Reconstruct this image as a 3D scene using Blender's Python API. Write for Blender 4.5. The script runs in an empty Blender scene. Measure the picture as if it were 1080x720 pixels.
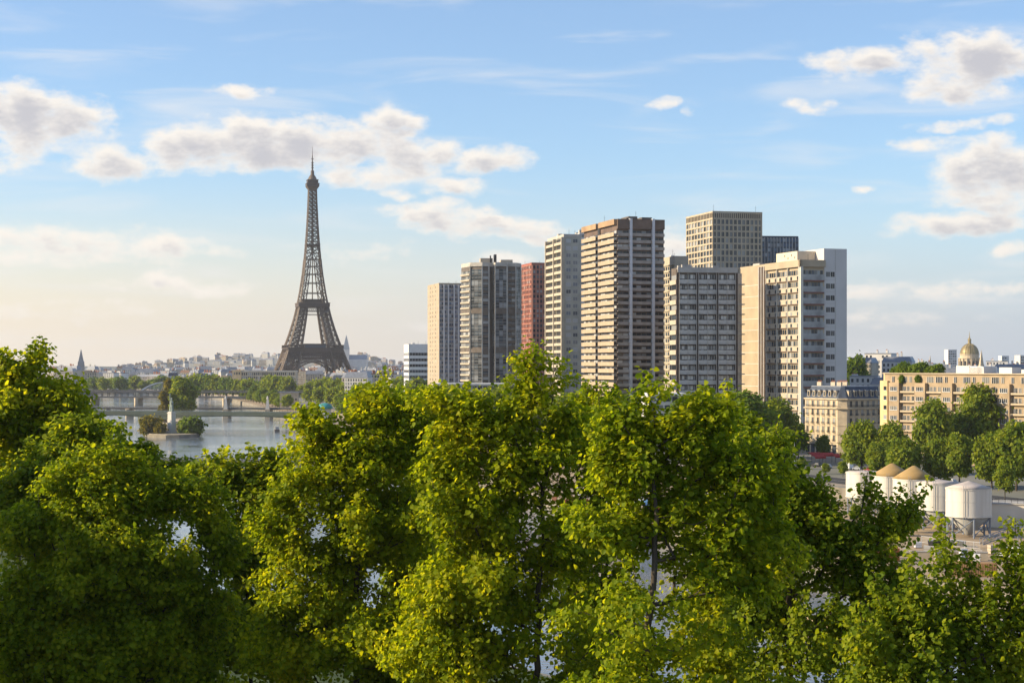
import bpy, math, random
import numpy as np
from mathutils import Vector, Matrix, Quaternion

# ------------------------------------------------------------------ camera, sky, sun, exposure
F = 1800.0      # focal length in photo pixels (photo is 1080 wide)
HZ = 384.0      # photo row of the horizon
H = 44.0        # eye height above the river
scene = bpy.context.scene
cam_d = bpy.data.cameras.new('camera')
cam = bpy.data.objects.new('camera', cam_d)
scene.collection.objects.link(cam)
cam.location = (0, 0, H)
cam.rotation_euler = (math.radians(90), 0, 0)
cam_d.sensor_width = 36.0
cam_d.lens = 36.0 * F / 1080.0
cam_d.shift_y = (HZ - 360.0) / 1080.0
cam_d.clip_start = 0.5
cam_d.clip_end = 40000
scene.camera = cam

SUN_AZ = math.radians(-94)
SUN_EL = math.radians(22)
SUN_DIR = Vector((math.sin(SUN_AZ) * math.cos(SUN_EL), math.cos(SUN_AZ) * math.cos(SUN_EL), math.sin(SUN_EL)))
sun_d = bpy.data.lights.new('sun', 'SUN')
sun_d.energy = 4.7
sun_d.angle = math.radians(0.5)
sun_d.color = (1.0, 0.82, 0.55)
sun = bpy.data.objects.new('sun', sun_d)
sun.rotation_euler = SUN_DIR.to_track_quat('Z', 'Y').to_euler()
scene.collection.objects.link(sun)

scene.view_settings.view_transform = 'Standard'
scene.view_settings.look = 'None'
scene.view_settings.exposure = 0.80
scene.view_settings.gamma = 1.0
scene.view_settings.use_curve_mapping = False
cy = scene.cycles
cy.max_bounces = 10
cy.diffuse_bounces = 7
cy.glossy_bounces = 3
cy.transmission_bounces = 7
cy.transparent_max_bounces = 6
cy.volume_bounces = 0
cy.use_denoising = True
cy.caustics_reflective = False
cy.caustics_refractive = False

def build_world():
    w = bpy.data.worlds.new('World')
    scene.world = w
    w.use_nodes = True
    nt = w.node_tree
    nt.nodes.clear()
    N, L = nt.nodes, nt.links
    out = N.new('ShaderNodeOutputWorld')
    bg = N.new('ShaderNodeBackground')
    sky = N.new('ShaderNodeTexSky')
    sky.sky_type = 'NISHITA'
    sky.sun_disc = False
    sky.sun_elevation = SUN_EL
    sky.sun_rotation = SUN_AZ % (2 * math.pi)
    sky.altitude = 50
    sky.air_density = 1.0
    sky.dust_density = 0.3
    sky.ozone_density = 5.0
    bg.inputs['Strength'].default_value = 0.112
    # direction -> (azimuth, elevation) in units of 1/1800 rad
    tc = N.new('ShaderNodeTexCoord')
    sep = N.new('ShaderNodeSeparateXYZ')
    L.new(tc.outputs['Generated'], sep.inputs[0])
    az = N.new('ShaderNodeMath'); az.operation = 'ARCTAN2'
    L.new(sep.outputs[0], az.inputs[0]); L.new(sep.outputs[1], az.inputs[1])
    el = N.new('ShaderNodeMath'); el.operation = 'ARCSINE'
    L.new(sep.outputs[2], el.inputs[0])
    com = N.new('ShaderNodeCombineXYZ')
    L.new(az.outputs[0], com.inputs[0]); L.new(el.outputs[0], com.inputs[1])
    scl = N.new('ShaderNodeVectorMath'); scl.operation = 'SCALE'
    L.new(com.outputs[0], scl.inputs[0]); scl.inputs['Scale'].default_value = F

    def azel(px, py):
        x, y = (px - 540.0), (HZ - py)
        a = math.atan2(x, F)
        e = math.atan2(y, math.hypot(x, F))
        return a * F, e * F
    # cloud banks: centre, half width, half height, weight
    banks = [
        (20, 122, 80, 32, 1.0), (70, 128, 46, 22, .9), (15, 160, 40, 16, .7),
        (118, 172, 46, 18, .95), (165, 168, 30, 18, .6),
        (205, 158, 55, 20, .95), (270, 150, 80, 26, 1.0), (345, 152, 90, 24, 1.0), (410, 135, 36, 22, .85),
        (430, 165, 60, 22, .9), (390, 185, 70, 14, .7), (515, 170, 46, 14, .85), (478, 194, 38, 9, .75), (420, 201, 24, 6, .7),
        (255, 97, 32, 8, .62),
        (462, 222, 58, 14, .9), (500, 236, 70, 12, .8), (568, 240, 42, 10, .75), (545, 250, 50, 8, .6),
        (50, 256, 120, 18, .72), (170, 262, 80, 12, .66), (200, 303, 80, 9, .66), (70, 270, 120, 12, .6), (85, 326, 90, 8, .42), (30, 332, 90, 7, .4),
        (385, 262, 50, 14, .34),
        (1030, 62, 74, 26, 1.0), (1015, 90, 60, 14, .95), (905, 65, 48, 14, .9), (853, 112, 27, 7, .85), (705, 110, 19, 6, .8), (733, 119, 8, 6, .6),
        (1002, 132, 34, 7, .7), (985, 151, 46, 8, .72), (1050, 126, 20, 6, .6),
        (1055, 178, 70, 26, .95), (1050, 205, 70, 18, .8), (1010, 236, 70, 13, .9), (1070, 262, 26, 9, .8),
        (908, 203, 9, 4, .7), (705, 262, 40, 14, .6), (530, 274, 30, 8, .75),
        (1000, 306, 130, 10, .5), (940, 330, 120, 10, .42), (720, 240, 22, 10, .4), (600, 345, 160, 8, .3),
    ]
    grp = bpy.data.node_groups.new('cloud_density', 'ShaderNodeTree')
    grp.interface.new_socket('Vector', in_out='INPUT', socket_type='NodeSocketVector')
    grp.interface.new_socket('Density', in_out='OUTPUT', socket_type='NodeSocketFloat')
    G, GL = grp.nodes, grp.links
    gi = G.new('NodeGroupInput'); go = G.new('NodeGroupOutput')
    last = None
    # warp the banks a little so that no ellipse shows
    wn = G.new('ShaderNodeTexNoise'); wn.inputs['Scale'].default_value = 0.018; wn.inputs['Detail'].default_value = 4
    GL.new(gi.outputs[0], wn.inputs['Vector'])
    wv = G.new('ShaderNodeVectorMath'); wv.operation = 'MULTIPLY_ADD'
    GL.new(wn.outputs['Color'], wv.inputs[0]); wv.inputs[1].default_value = (56, 26, 0); wv.inputs[2].default_value = (-28, -13, 0)
    wa = G.new('ShaderNodeVectorMath'); wa.operation = 'ADD'
    GL.new(wv.outputs[0], wa.inputs[0]); GL.new(gi.outputs[0], wa.inputs[1])
    for px, py, rx, ry, k in banks:
        cx, cyy = azel(px, py)
        a = G.new('ShaderNodeVectorMath'); a.operation = 'MULTIPLY_ADD'
        a.inputs[1].default_value = (1 / (rx * 1.24), 1 / (ry * 1.36), 0)
        a.inputs[2].default_value = (-cx / (rx * 1.24), -cyy / (ry * 1.36), 0)
        GL.new(wa.outputs[0], a.inputs[0])
        d = G.new('ShaderNodeVectorMath'); d.operation = 'DOT_PRODUCT'
        GL.new(a.outputs[0], d.inputs[0]); GL.new(a.outputs[0], d.inputs[1])
        m = G.new('ShaderNodeMath'); m.operation = 'MULTIPLY_ADD'
        GL.new(d.outputs['Value'], m.inputs[0]); m.inputs[1].default_value = -k; m.inputs[2].default_value = k
        if last is None:
            last = m
        else:
            x = G.new('ShaderNodeMath'); x.operation = 'SMOOTH_MAX'; x.inputs[2].default_value = .18
            GL.new(last.outputs[0], x.inputs[0]); GL.new(m.outputs[0], x.inputs[1])
            last = x
    fl = G.new('ShaderNodeMath'); fl.operation = 'MAXIMUM'; fl.inputs[1].default_value = -.30     # clear air between the banks
    GL.new(last.outputs[0], fl.inputs[0]); last = fl
    sv = G.new('ShaderNodeVectorMath'); sv.operation = 'MULTIPLY'; sv.inputs[1].default_value = (.9, 1.7, 1)
    GL.new(gi.outputs[0], sv.inputs[0])
    n1 = G.new('ShaderNodeTexNoise'); n1.inputs['Scale'].default_value = 0.026; n1.inputs['Detail'].default_value = 9; n1.inputs['Roughness'].default_value = .62
    GL.new(sv.outputs[0], n1.inputs['Vector'])
    nm = G.new('ShaderNodeMath'); nm.operation = 'MULTIPLY_ADD'; nm.inputs[1].default_value = 2.1; nm.inputs[2].default_value = -1.28
    GL.new(n1.outputs['Fac'], nm.inputs[0])
    ad = G.new('ShaderNodeMath'); ad.operation = 'ADD'
    GL.new(last.outputs[0], ad.inputs[0]); GL.new(nm.outputs[0], ad.inputs[1])
    GL.new(ad.outputs[0], go.inputs[0])

    def dens(offset):
        v = N.new('ShaderNodeVectorMath'); v.operation = 'ADD'; v.inputs[1].default_value = offset
        L.new(scl.outputs[0], v.inputs[0])
        g = N.new('ShaderNodeGroup'); g.node_tree = grp
        L.new(v.outputs[0], g.inputs[0])
        return g
    d0 = dens((0, 0, 0)); d1 = dens((-5, 9, 0))
    alpha = N.new('ShaderNodeMapRange'); alpha.interpolation_type = 'SMOOTHSTEP'
    alpha.inputs['From Min'].default_value = -.16; alpha.inputs['From Max'].default_value = .62
    L.new(d0.outputs[0], alpha.inputs[0])
    # cloud body: bright where it thins towards the sun, grey where more cloud lies sunward
    sh = N.new('ShaderNodeMapRange'); sh.interpolation_type = 'SMOOTHSTEP'
    sh.inputs['From Min'].default_value = .28; sh.inputs['From Max'].default_value = .98
    mxd = N.new('ShaderNodeMath'); mxd.operation = 'MULTIPLY_ADD'; mxd.inputs[1].default_value = .55
    hd = N.new('ShaderNodeMath'); hd.operation = 'MULTIPLY'; hd.inputs[1].default_value = .55
    L.new(d1.outputs[0], hd.inputs[0]); L.new(d0.outputs[0], mxd.inputs[0]); L.new(hd.outputs[0], mxd.inputs[2])
    L.new(mxd.outputs[0], sh.inputs[0])
    cr = N.new('ShaderNodeMix'); cr.data_type = 'RGBA'
    cr.inputs[6].default_value = (5.4, 5.0, 4.5, 1)
    cr.inputs[7].default_value = (3.15, 3.05, 3.2, 1)
    L.new(sh.outputs[0], cr.inputs[0])
    # thin cirrus streaks
    rot = N.new('ShaderNodeMapping'); rot.inputs['Rotation'].default_value = (0, 0, math.radians(-12)); rot.inputs['Scale'].default_value = (.0042, .03, 1)
    L.new(scl.outputs[0], rot.inputs[0])
    cn = N.new('ShaderNodeTexNoise'); cn.inputs['Scale'].default_value = 1; cn.inputs['Detail'].default_value = 7; cn.inputs['Distortion'].default_value = .6
    L.new(rot.outputs[0], cn.inputs['Vector'])
    cm = N.new('ShaderNodeMapRange'); cm.interpolation_type = 'SMOOTHSTEP'
    cm.inputs['From Min'].default_value = .48; cm.inputs['From Max'].default_value = .82; cm.inputs['To Max'].default_value = .72; cm.inputs['To Min'].default_value = .09
    L.new(cn.outputs['Fac'], cm.inputs[0])
    # horizon veil of dusty air, warmer towards the sun
    ve = N.new('ShaderNodeMapRange'); ve.interpolation_type = 'SMOOTHERSTEP'
    ve.inputs['From Min'].default_value = -.02; ve.inputs['From Max'].default_value = .135; ve.inputs['To Min'].default_value = .92; ve.inputs['To Max'].default_value = 0
    L.new(el.outputs[0], ve.inputs[0])
    sa = N.new('ShaderNodeMapRange')
    sa.inputs['From Min'].default_value = -.35; sa.inputs['From Max'].default_value = .30
    L.new(az.outputs[0], sa.inputs[0])
    vc = N.new('ShaderNodeMix'); vc.data_type = 'RGBA'
    vc.inputs[6].default_value = (5.9, 4.6, 3.0, 1); vc.inputs[7].default_value = (2.7, 3.15, 3.75, 1)
    L.new(sa.outputs[0], vc.inputs[0])
    m1 = N.new('ShaderNodeMix'); m1.data_type = 'RGBA'
    L.new(ve.outputs[0], m1.inputs[0]); L.new(sky.outputs[0], m1.inputs[6]); L.new(vc.outputs[2], m1.inputs[7])
    m2 = N.new('ShaderNodeMix'); m2.data_type = 'RGBA'
    L.new(cm.outputs[0], m2.inputs[0]); L.new(m1.outputs[2], m2.inputs[6]); m2.inputs[7].default_value = (4.8, 4.7, 4.6, 1)
    m3 = N.new('ShaderNodeMix'); m3.data_type = 'RGBA'
    aa = N.new('ShaderNodeMath'); aa.operation = 'MULTIPLY'; aa.inputs[1].default_value = .94
    L.new(alpha.outputs[0], aa.inputs[0])
    L.new(aa.outputs[0], m3.inputs[0]); L.new(m2.outputs[2], m3.inputs[6]); L.new(cr.outputs[2], m3.inputs[7])
    L.new(m3.outputs[2], bg.inputs['Color'])
    L.new(bg.outputs[0], out.inputs[0])
build_world()
# ------------------------------------------------------------------ helpers
COL = scene.collection
def gx(px, d): return (px - 540.0) / F * d
def gz(py, d): return H - (py - HZ) / F * d
def P(px, py, d): return Vector((gx(px, d), d, gz(py, d)))

MATS = {}
def mat(name, color, rough=.8, var=.15, scale=.5, metal=0., bump=0., color2=None, spec=.3, bscale=None, coords='Object', detail=4):
    if name in MATS: return MATS[name]
    m = bpy.data.materials.new(name); m.use_nodes = True
    nt = m.node_tree; N, L = nt.nodes, nt.links
    b = N['Principled BSDF']
    b.inputs['Roughness'].default_value = rough
    b.inputs['Metallic'].default_value = metal
    b.inputs['Specular IOR Level'].default_value = spec
    tc = N.new('ShaderNodeTexCoord')
    if var > 0 or color2:
        n = N.new('ShaderNodeTexNoise'); n.inputs['Scale'].default_value = scale; n.inputs['Detail'].default_value = detail
        L.new(tc.outputs[coords], n.inputs['Vector'])
        mr = N.new('ShaderNodeMapRange'); mr.inputs['From Min'].default_value = .3; mr.inputs['From Max'].default_value = .7
        L.new(n.outputs['Fac'], mr.inputs[0])
        mx = N.new('ShaderNodeMix'); mx.data_type = 'RGBA'
        c2 = color2 or tuple(c * (1 - 2 * var) for c in color)
        mx.inputs[6].default_value = (*[min(1, c * (1 + var * .6)) for c in color], 1) if not color2 else (*color, 1)
        mx.inputs[7].default_value = (*c2, 1)
        L.new(mr.outputs[0], mx.inputs[0]); L.new(mx.outputs[2], b.inputs['Base Color'])
    else:
        b.inputs['Base Color'].default_value = (*color, 1)
    if bump > 0:
        n2 = N.new('ShaderNodeTexNoise'); n2.inputs['Scale'].default_value = bscale or scale * 8; n2.inputs['Detail'].default_value = 5
        L.new(tc.outputs[coords], n2.inputs['Vector'])
        bp = N.new('ShaderNodeBump'); bp.inputs['Strength'].default_value = bump
        L.new(n2.outputs['Fac'], bp.inputs['Height']); L.new(bp.outputs[0], b.inputs['Normal'])
    MATS[name] = m
    return m

def mat_glass(name, dark=(.025, .032, .04), pale=(.32, .33, .33), share=.35, rough=.08):
    """window glass; a random share of the panes has pale curtains or blinds behind it"""
    if name in MATS: return MATS[name]
    m = bpy.data.materials.new(name); m.use_nodes = True
    nt = m.node_tree; N, L = nt.nodes, nt.links
    b = N['Principled BSDF']
    b.inputs['Roughness'].default_value = rough
    b.inputs['Specular IOR Level'].default_value = .38
    g = N.new('ShaderNodeNewGeometry'); oi = N.new('ShaderNodeObjectInfo')
    a = N.new('ShaderNodeMath'); a.operation = 'ADD'
    L.new(g.outputs['Random Per Island'], a.inputs[0]); L.new(oi.outputs['Random'], a.inputs[1])
    fr = N.new('ShaderNodeMath'); fr.operation = 'FRACT'; L.new(a.outputs[0], fr.inputs[0])
    cr = N.new('ShaderNodeValToRGB'); cr.color_ramp.interpolation = 'CONSTANT'
    e = cr.color_ramp.elements
    e[0].position = 0; e[0].color = (*dark, 1)
    e[1].position = 1 - share; e[1].color = (*[p * .55 for p in pale], 1)
    x = e.new(1 - share * .5); x.color = (*pale, 1)
    y = e.new((1 - share) * .5); y.color = (*[d * 2.2 for d in dark], 1)
    L.new(fr.outputs[0], cr.inputs[0]); L.new(cr.outputs[0], b.inputs['Base Color'])
    MATS[name] = m
    return m

def mat_leaf(name, c1, c2, c3, trans=.5):
    if name in MATS: return MATS[name]
    m = bpy.data.materials.new(name); m.use_nodes = True
    nt = m.node_tree; N, L = nt.nodes, nt.links
    N.remove(N['Principled BSDF'])
    out = N['Material Output']
    g = N.new('ShaderNodeNewGeometry')
    tc = N.new('ShaderNodeTexCoord')
    no = N.new('ShaderNodeTexNoise'); no.inputs['Scale'].default_value = .35; no.inputs['Detail'].default_value = 2
    L.new(tc.outputs['Object'], no.inputs['Vector'])
    mx0 = N.new('ShaderNodeMath'); mx0.operation = 'MULTIPLY_ADD'; mx0.inputs[1].default_value = .55
    L.new(g.outputs['Random Per Island'], mx0.inputs[0])
    sc = N.new('ShaderNodeMath'); sc.operation = 'MULTIPLY_ADD'; sc.inputs[1].default_value = .9; sc.inputs[2].default_value = -.22
    L.new(no.outputs['Fac'], sc.inputs[0]); L.new(sc.outputs[0], mx0.inputs[2])
    cr = N.new('ShaderNodeValToRGB')
    e = cr.color_ramp.elements
    e[0].position = .1; e[0].color = (*c1, 1); e[1].position = .95; e[1].color = (*c3, 1)
    x = e.new(.5); x.color = (*c2, 1)
    L.new(mx0.outputs[0], cr.inputs[0])
    p = N.new('ShaderNodeBsdfPrincipled'); p.inputs['Roughness'].default_value = .55; p.inputs['Specular IOR Level'].default_value = .12
    t = N.new('ShaderNodeBsdfTranslucent')
    tcx = N.new('ShaderNodeMix'); tcx.data_type = 'RGBA'; tcx.blend_type = 'MULTIPLY'; tcx.inputs[0].default_value = 1
    tcx.inputs[7].default_value = (2.0, 1.75, .7, 1)
    L.new(cr.outputs[0], tcx.inputs[6]); L.new(tcx.outputs[2], t.inputs['Color'])
    L.new(cr.outputs[0], p.inputs['Base Color'])
    mix = N.new('ShaderNodeMixShader'); mix.inputs[0].default_value = trans
    L.new(p.outputs[0], mix.inputs[1]); L.new(t.outputs[0], mix.inputs[2])
    L.new(mix.outputs[0], out.inputs['Surface'])
    MATS[name] = m
    return m

class MB:
    """collects boxes, prisms, tubes and lathes; build() links them as one mesh object"""
    def __init__(s): s.v = []; s.f = []; s.m = []; s.smooth = []
    def box(s, x0, x1, y0, y1, z0, z1, m=0):
        i = len(s.v)
        s.v += [(x0, y0, z0), (x1, y0, z0), (x1, y1, z0), (x0, y1, z0), (x0, y0, z1), (x1, y0, z1), (x1, y1, z1), (x0, y1, z1)]
        s.f += [(i, i+3, i+2, i+1), (i+4, i+5, i+6, i+7), (i, i+1, i+5, i+4), (i+1, i+2, i+6, i+5), (i+2, i+3, i+7, i+6), (i+3, i, i+4, i+7)]
        s.m += [m] * 6; return s
    def boxes(s, items):
        for b in items: s.box(*b)
        return s
    def frustum(s, r0, z0, r1, z1, m=0):
        """two rectangles (x0,x1,y0,y1) at two heights"""
        i = len(s.v)
        for (x0, x1, y0, y1), z in ((r0, z0), (r1, z1)):
            s.v += [(x0, y0, z), (x1, y0, z), (x1, y1, z), (x0, y1, z)]
        s.f += [(i, i+3, i+2, i+1), (i+4, i+5, i+6, i+7), (i, i+1, i+5, i+4), (i+1, i+2, i+6, i+5), (i+2, i+3, i+7, i+6), (i+3, i, i+4, i+7)]
        s.m += [m] * 6; return s
    def prism(s, poly, z0, z1, m=0):
        i = len(s.v); n = len(poly)
        area = sum(poly[k][0] * poly[(k+1) % n][1] - poly[(k+1) % n][0] * poly[k][1] for k in range(n))
        if area < 0: poly = poly[::-1]
        s.v += [(x, y, z0) for x, y in poly] + [(x, y, z1) for x, y in poly]
        s.f += [tuple(range(i + n - 1, i - 1, -1)), tuple(range(i + n, i + 2 * n))]
        s.f += [(i + k, i + (k+1) % n, i + n + (k+1) % n, i + n + k) for k in range(n)]
        s.m += [m] * (n + 2); return s
    def tube(s, p, q, r, r2=None, n=4, m=0, cap=True):
        p, q = Vector(p), Vector(q); r2 = r if r2 is None else r2
        d = (q - p)
        if d.length < 1e-6: return s
        d.normalize()
        a = d.orthogonal() if abs(d.z) > .999 else d.cross(Vector((0, 0, 1)))
        a.normalize(); b = d.cross(a)
        i = len(s.v)
        for c, rr in ((p, r), (q, r2)):
            for k in range(n):
                t = 2 * math.pi * (k + .5) / n
                s.v.append(tuple(c + a * math.cos(t) * rr + b * math.sin(t) * rr))
        s.f += [(i + k, i + (k+1) % n, i + n + (k+1) % n, i + n + k) for k in range(n)]
        s.m += [m] * n
        if cap:
            s.f += [tuple(range(i + n - 1, i - 1, -1)), tuple(range(i + n, i + 2 * n))]; s.m += [m] * 2
        return s
    def lathe(s, prof, c=(0, 0), n=16, m=0, squash=1.):
        i = len(s.v); k = len(prof)
        for r, z in prof:
            for j in range(n):
                t = 2 * math.pi * j / n
                s.v.append((c[0] + r * math.cos(t), c[1] + r * math.sin(t) * squash, z))
        for a in range(k - 1):
            for j in range(n):
                s.f.append((i + a*n + j, i + a*n + (j+1) % n, i + (a+1)*n + (j+1) % n, i + (a+1)*n + j)); s.m.append(m)
        s.f += [tuple(range(i + n - 1, i - 1, -1)), tuple(range(i + (k-1)*n, i + k*n))]; s.m += [m] * 2
        return s
    def quad(s, a, b, c, d, m=0):
        i = len(s.v); s.v += [tuple(a), tuple(b), tuple(c), tuple(d)]; s.f.append((i, i+1, i+2, i+3)); s.m.append(m); return s
    def mesh(s, name, mats):
        me = bpy.data.meshes.new(name)
        me.from_pydata(s.v, [], s.f)
        for mm in (mats if isinstance(mats, (list, tuple)) else [mats]): me.materials.append(mm)
        if any(s.m): me.polygons.foreach_set('material_index', s.m)
        me.update()
        return me
    def build(s, name, mats, parent=None, smooth=False, loc=None):
        return link(name, s.mesh(name, mats), parent, smooth, loc)

def link(name, me, parent=None, smooth=False, loc=None):
    o = bpy.data.objects.new(name, me)
    COL.objects.link(o)
    if parent is not None: o.parent = parent
    if loc is not None: o.location = loc
    if smooth:
        me.polygons.foreach_set('use_smooth', [True] * len(me.polygons))
    return o

def tag(o, label, cat, group=None, kind=None):
    o['label'] = label; o['category'] = cat
    if group: o['group'] = group
    if kind: o['kind'] = kind
    return o
def structure(o):
    o['kind'] = 'structure'; return o
def thing(name, label, cat, loc=(0, 0, 0), rz=0., group=None):
    o = bpy.data.objects.new(name, None)
    o.empty_display_size = .5
    COL.objects.link(o); o.location = loc; o.rotation_euler = (0, 0, rz)
    return tag(o, label, cat, group)
KIDS = {}
def copy_thing(src, loc=None, rz=None, scale=None, label=None, group=None):
    def cp(o, parent):
        c = o.copy(); COL.objects.link(c)
        if parent is not None: c.parent = parent
        for ch in o.children: cp(ch, c)
        return c
    c = cp(src, None)
    if loc is not None: c.location = loc
    if rz is not None: c.rotation_euler = (0, 0, rz)
    if scale is not None: c.scale = scale if not isinstance(scale, (int, float)) else (scale,) * 3
    if label: c['label'] = label
    if group: c['group'] = group
    return c

_pool = {}
def emit(root, name, items, mats, limit=100, key=None):
    """items: (origin, boxes) in the root's frame. The largest in view (the highest) become parts of their own, the rest one mesh."""
    items = sorted(items, key=key or (lambda it: -it[0][2]))
    for org, bx in items[:limit]:
        k = (name, tuple(mm.name for mm in mats), tuple(tuple(round(v, 3) for v in b) for b in bx))
        me = _pool.get(k)
        if me is None:
            me = MB().boxes(bx).mesh(name, mats); _pool[k] = me
        link(name, me, root, loc=org)
    rest = items[limit:]
    if rest:
        mb = MB()
        for (ox, oy, oz), bx in rest:
            for b in bx: mb.box(b[0] + ox, b[1] + ox, b[2] + oy, b[3] + oy, b[4] + oz, b[5] + oz, *(b[6:]))
        o = mb.build(name, mats, root); o['kind'] = 'stuff'

def fb(face, a0, a1, z0, z1, n0, n1, m=0):
    """a box on a facade: a runs along the wall, n out of it"""
    return (a0, a1, -n1, -n0, z0, z1, m) if face == 'R' else (-n1, -n0, a0, a1, z0, z1, m)
def fo(face, a, z): return (a, 0, z) if face == 'R' else (0, a, z)
GROUND = 8.0

def tower_base(name, label, cat, xl, xc, xr, ytop, d, theta, group=None, z0=GROUND):
    """an Empty at the near corner of a building whose left end, corner and right end are seen at xl, xc, xr"""
    t = math.radians(theta); c, s = math.cos(t), math.sin(t)
    Xc = gx(xc, d); kr, kl = (xr - 540) / F, (xl - 540) / F
    wx = (kr * d - Xc) / (c - kr * s); wy = (Xc - kl * d) / (s + kl * c)
    root = thing(name, label, cat, (Xc, d, z0), t, group)
    return root, wx, wy, gz(ytop, d) - z0
# ------------------------------------------------------------------ materials of the place
M_CONC = mat('pale_concrete', (.48, .45, .40), .85, .12, .3, bump=.05)
M_WHITE = mat('white_paint', (.74, .73, .71), .6, .06, .4)
M_CREAM = mat('cream_render', (.48, .415, .32), .85, .10, .25)
M_BEIGE = mat('beige_panel', (.42, .34, .24), .85, .10, .2)
M_GREY = mat('grey_concrete', (.44, .42, .385), .85, .12, .3)
M_LGREY = mat('light_grey_panel', (.58, .565, .55), .7, .07, .2)
M_DKBROWN = mat('dark_brown_cladding', (.17, .115, .085), .55, .25, .15)
M_BROWNGREY = mat('brown_grey_metal', (.155, .125, .10), .5, .2, .3)
M_DARK = mat('painted_recess_dark', (.035, .034, .036), .6, .1, .5)  # near-black, stands in for shade in recesses and loggias
M_STONE = mat('lime_stone', (.56, .46, .32), .85, .12, .4, bump=.1)
M_TAN = mat('tan_brick', (.385, .29, .185), .85, .12, .25, bump=.1)
M_ZINC = mat('zinc_roof', (.24, .26, .30), .45, .12, .5, metal=.2)
M_SLATE = mat('slate_roof', (.06, .078, .115), .6, .2, .6)
M_IRON = mat('black_iron', (.03, .03, .032), .5, .1, 1)
M_RED = mat('red_canvas', (.45, .03, .025), .7, .15, 1)
M_BLIND = mat('pale_blind', (.55, .54, .50), .7, .1, 1)
M_GLASS = mat_glass('window_glass')
M_GLASSB = mat_glass('blue_window_glass', (.035, .055, .085), (.30, .33, .36), .4, .06)
M_TERRA = mat('terracotta_pot', (.38, .16, .09), .8, .1, 1)

# ------------------------------------------------------------------ ground with the river cut into it
RIGHT = [(175, -60), (165, 60), (140, 200), (87, 300), (27, 450), (-39, 747), (-188, 1414), (-330, 2000), (-480, 2600)]
LEFT = [(130, -60), (110, 40), (66, 120), (12, 200), (-22, 250), (-62, 300), (-120, 450), (-192, 747), (-370, 1414), (-520, 2000), (-640, 2600)]
STREET = [(330, -60), (260, 200), (127, 425), (95, 500), (38, 650), (-25, 900), (-110, 1200), (-188 + 25, 1414), (-305, 2000), (-480 + 5, 2600)]   # top of the retaining wall

def lerp_line(pts, y):
    for (x0, y0), (x1, y1) in zip(pts, pts[1:]):
        if y0 <= y <= y1: return x0 + (x1 - x0) * (y - y0) / (y1 - y0)
    return pts[-1][0] if y > pts[-1][1] else pts[0][0]

def build_ground():
    ys = sorted(set([p[1] for p in RIGHT + LEFT + STREET] + list(range(-60, 2600, 60))))
    ys = [y for y in ys if -60 <= y <= 2600]
    v, f, mi = [], [], []
    QZ = 4.0
    for y in ys:
        l, r, s = lerp_line(LEFT, y), lerp_line(RIGHT, y), lerp_line(STREET, y)
        v += [(-9000, y, 8), (l - 9, y, 8), (l - 8.6, y, 5), (l, y, 5), (l + .3, y, -2), (r - .3, y, -2), (r, y, QZ), (s, y, QZ), (s + .4, y, 8), (9000, y, 8)]
    n = 10
    for k in range(len(ys) - 1):
        for j in range(n - 1):
            if j == 4: continue           # the river
            a = k * n + j
            f.append((a, a + 1, a + n + 1, a + n))
            mi.append(1 if j in (1, 2, 3, 5, 7) else (2 if j == 6 else 0))
    i = len(v); e = (len(ys) - 1) * n
    v += [(-9000, 13500, 8), (9000, 13500, 8)]
    f.append((e, e + 1, e + 8, e + 9, i + 1, i)); mi.append(0)
    f.append((e + 1, e + 2, e + 3, e + 4, e + 5, e + 6, e + 7, e + 8)); mi.append(1)
    i = len(v)
    v += [(-9000, -900, 8), (9000, -900, 8)]
    f.append((i, i + 1, 9, 8, 7, 6, 5, 4, 3, 2, 1, 0)); mi.append(0)
    me = bpy.data.meshes.new('ground'); me.from_pydata(v, [], f)
    me.materials.append(mat('city_ground', (.26, .245, .22), .9, .25, .02, color2=(.15, .155, .12)))
    me.materials.append(mat('quay_wall_stone', (.26, .23, .18), .9, .2, .15, bump=.2))
    me.materials.append(mat('quay_paving', (.46, .345, .215), .9, .15, .12, color2=(.27, .205, .135)))
    me.polygons.foreach_set('material_index', mi); me.update()
    structure(link('ground', me))
build_ground()

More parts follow.
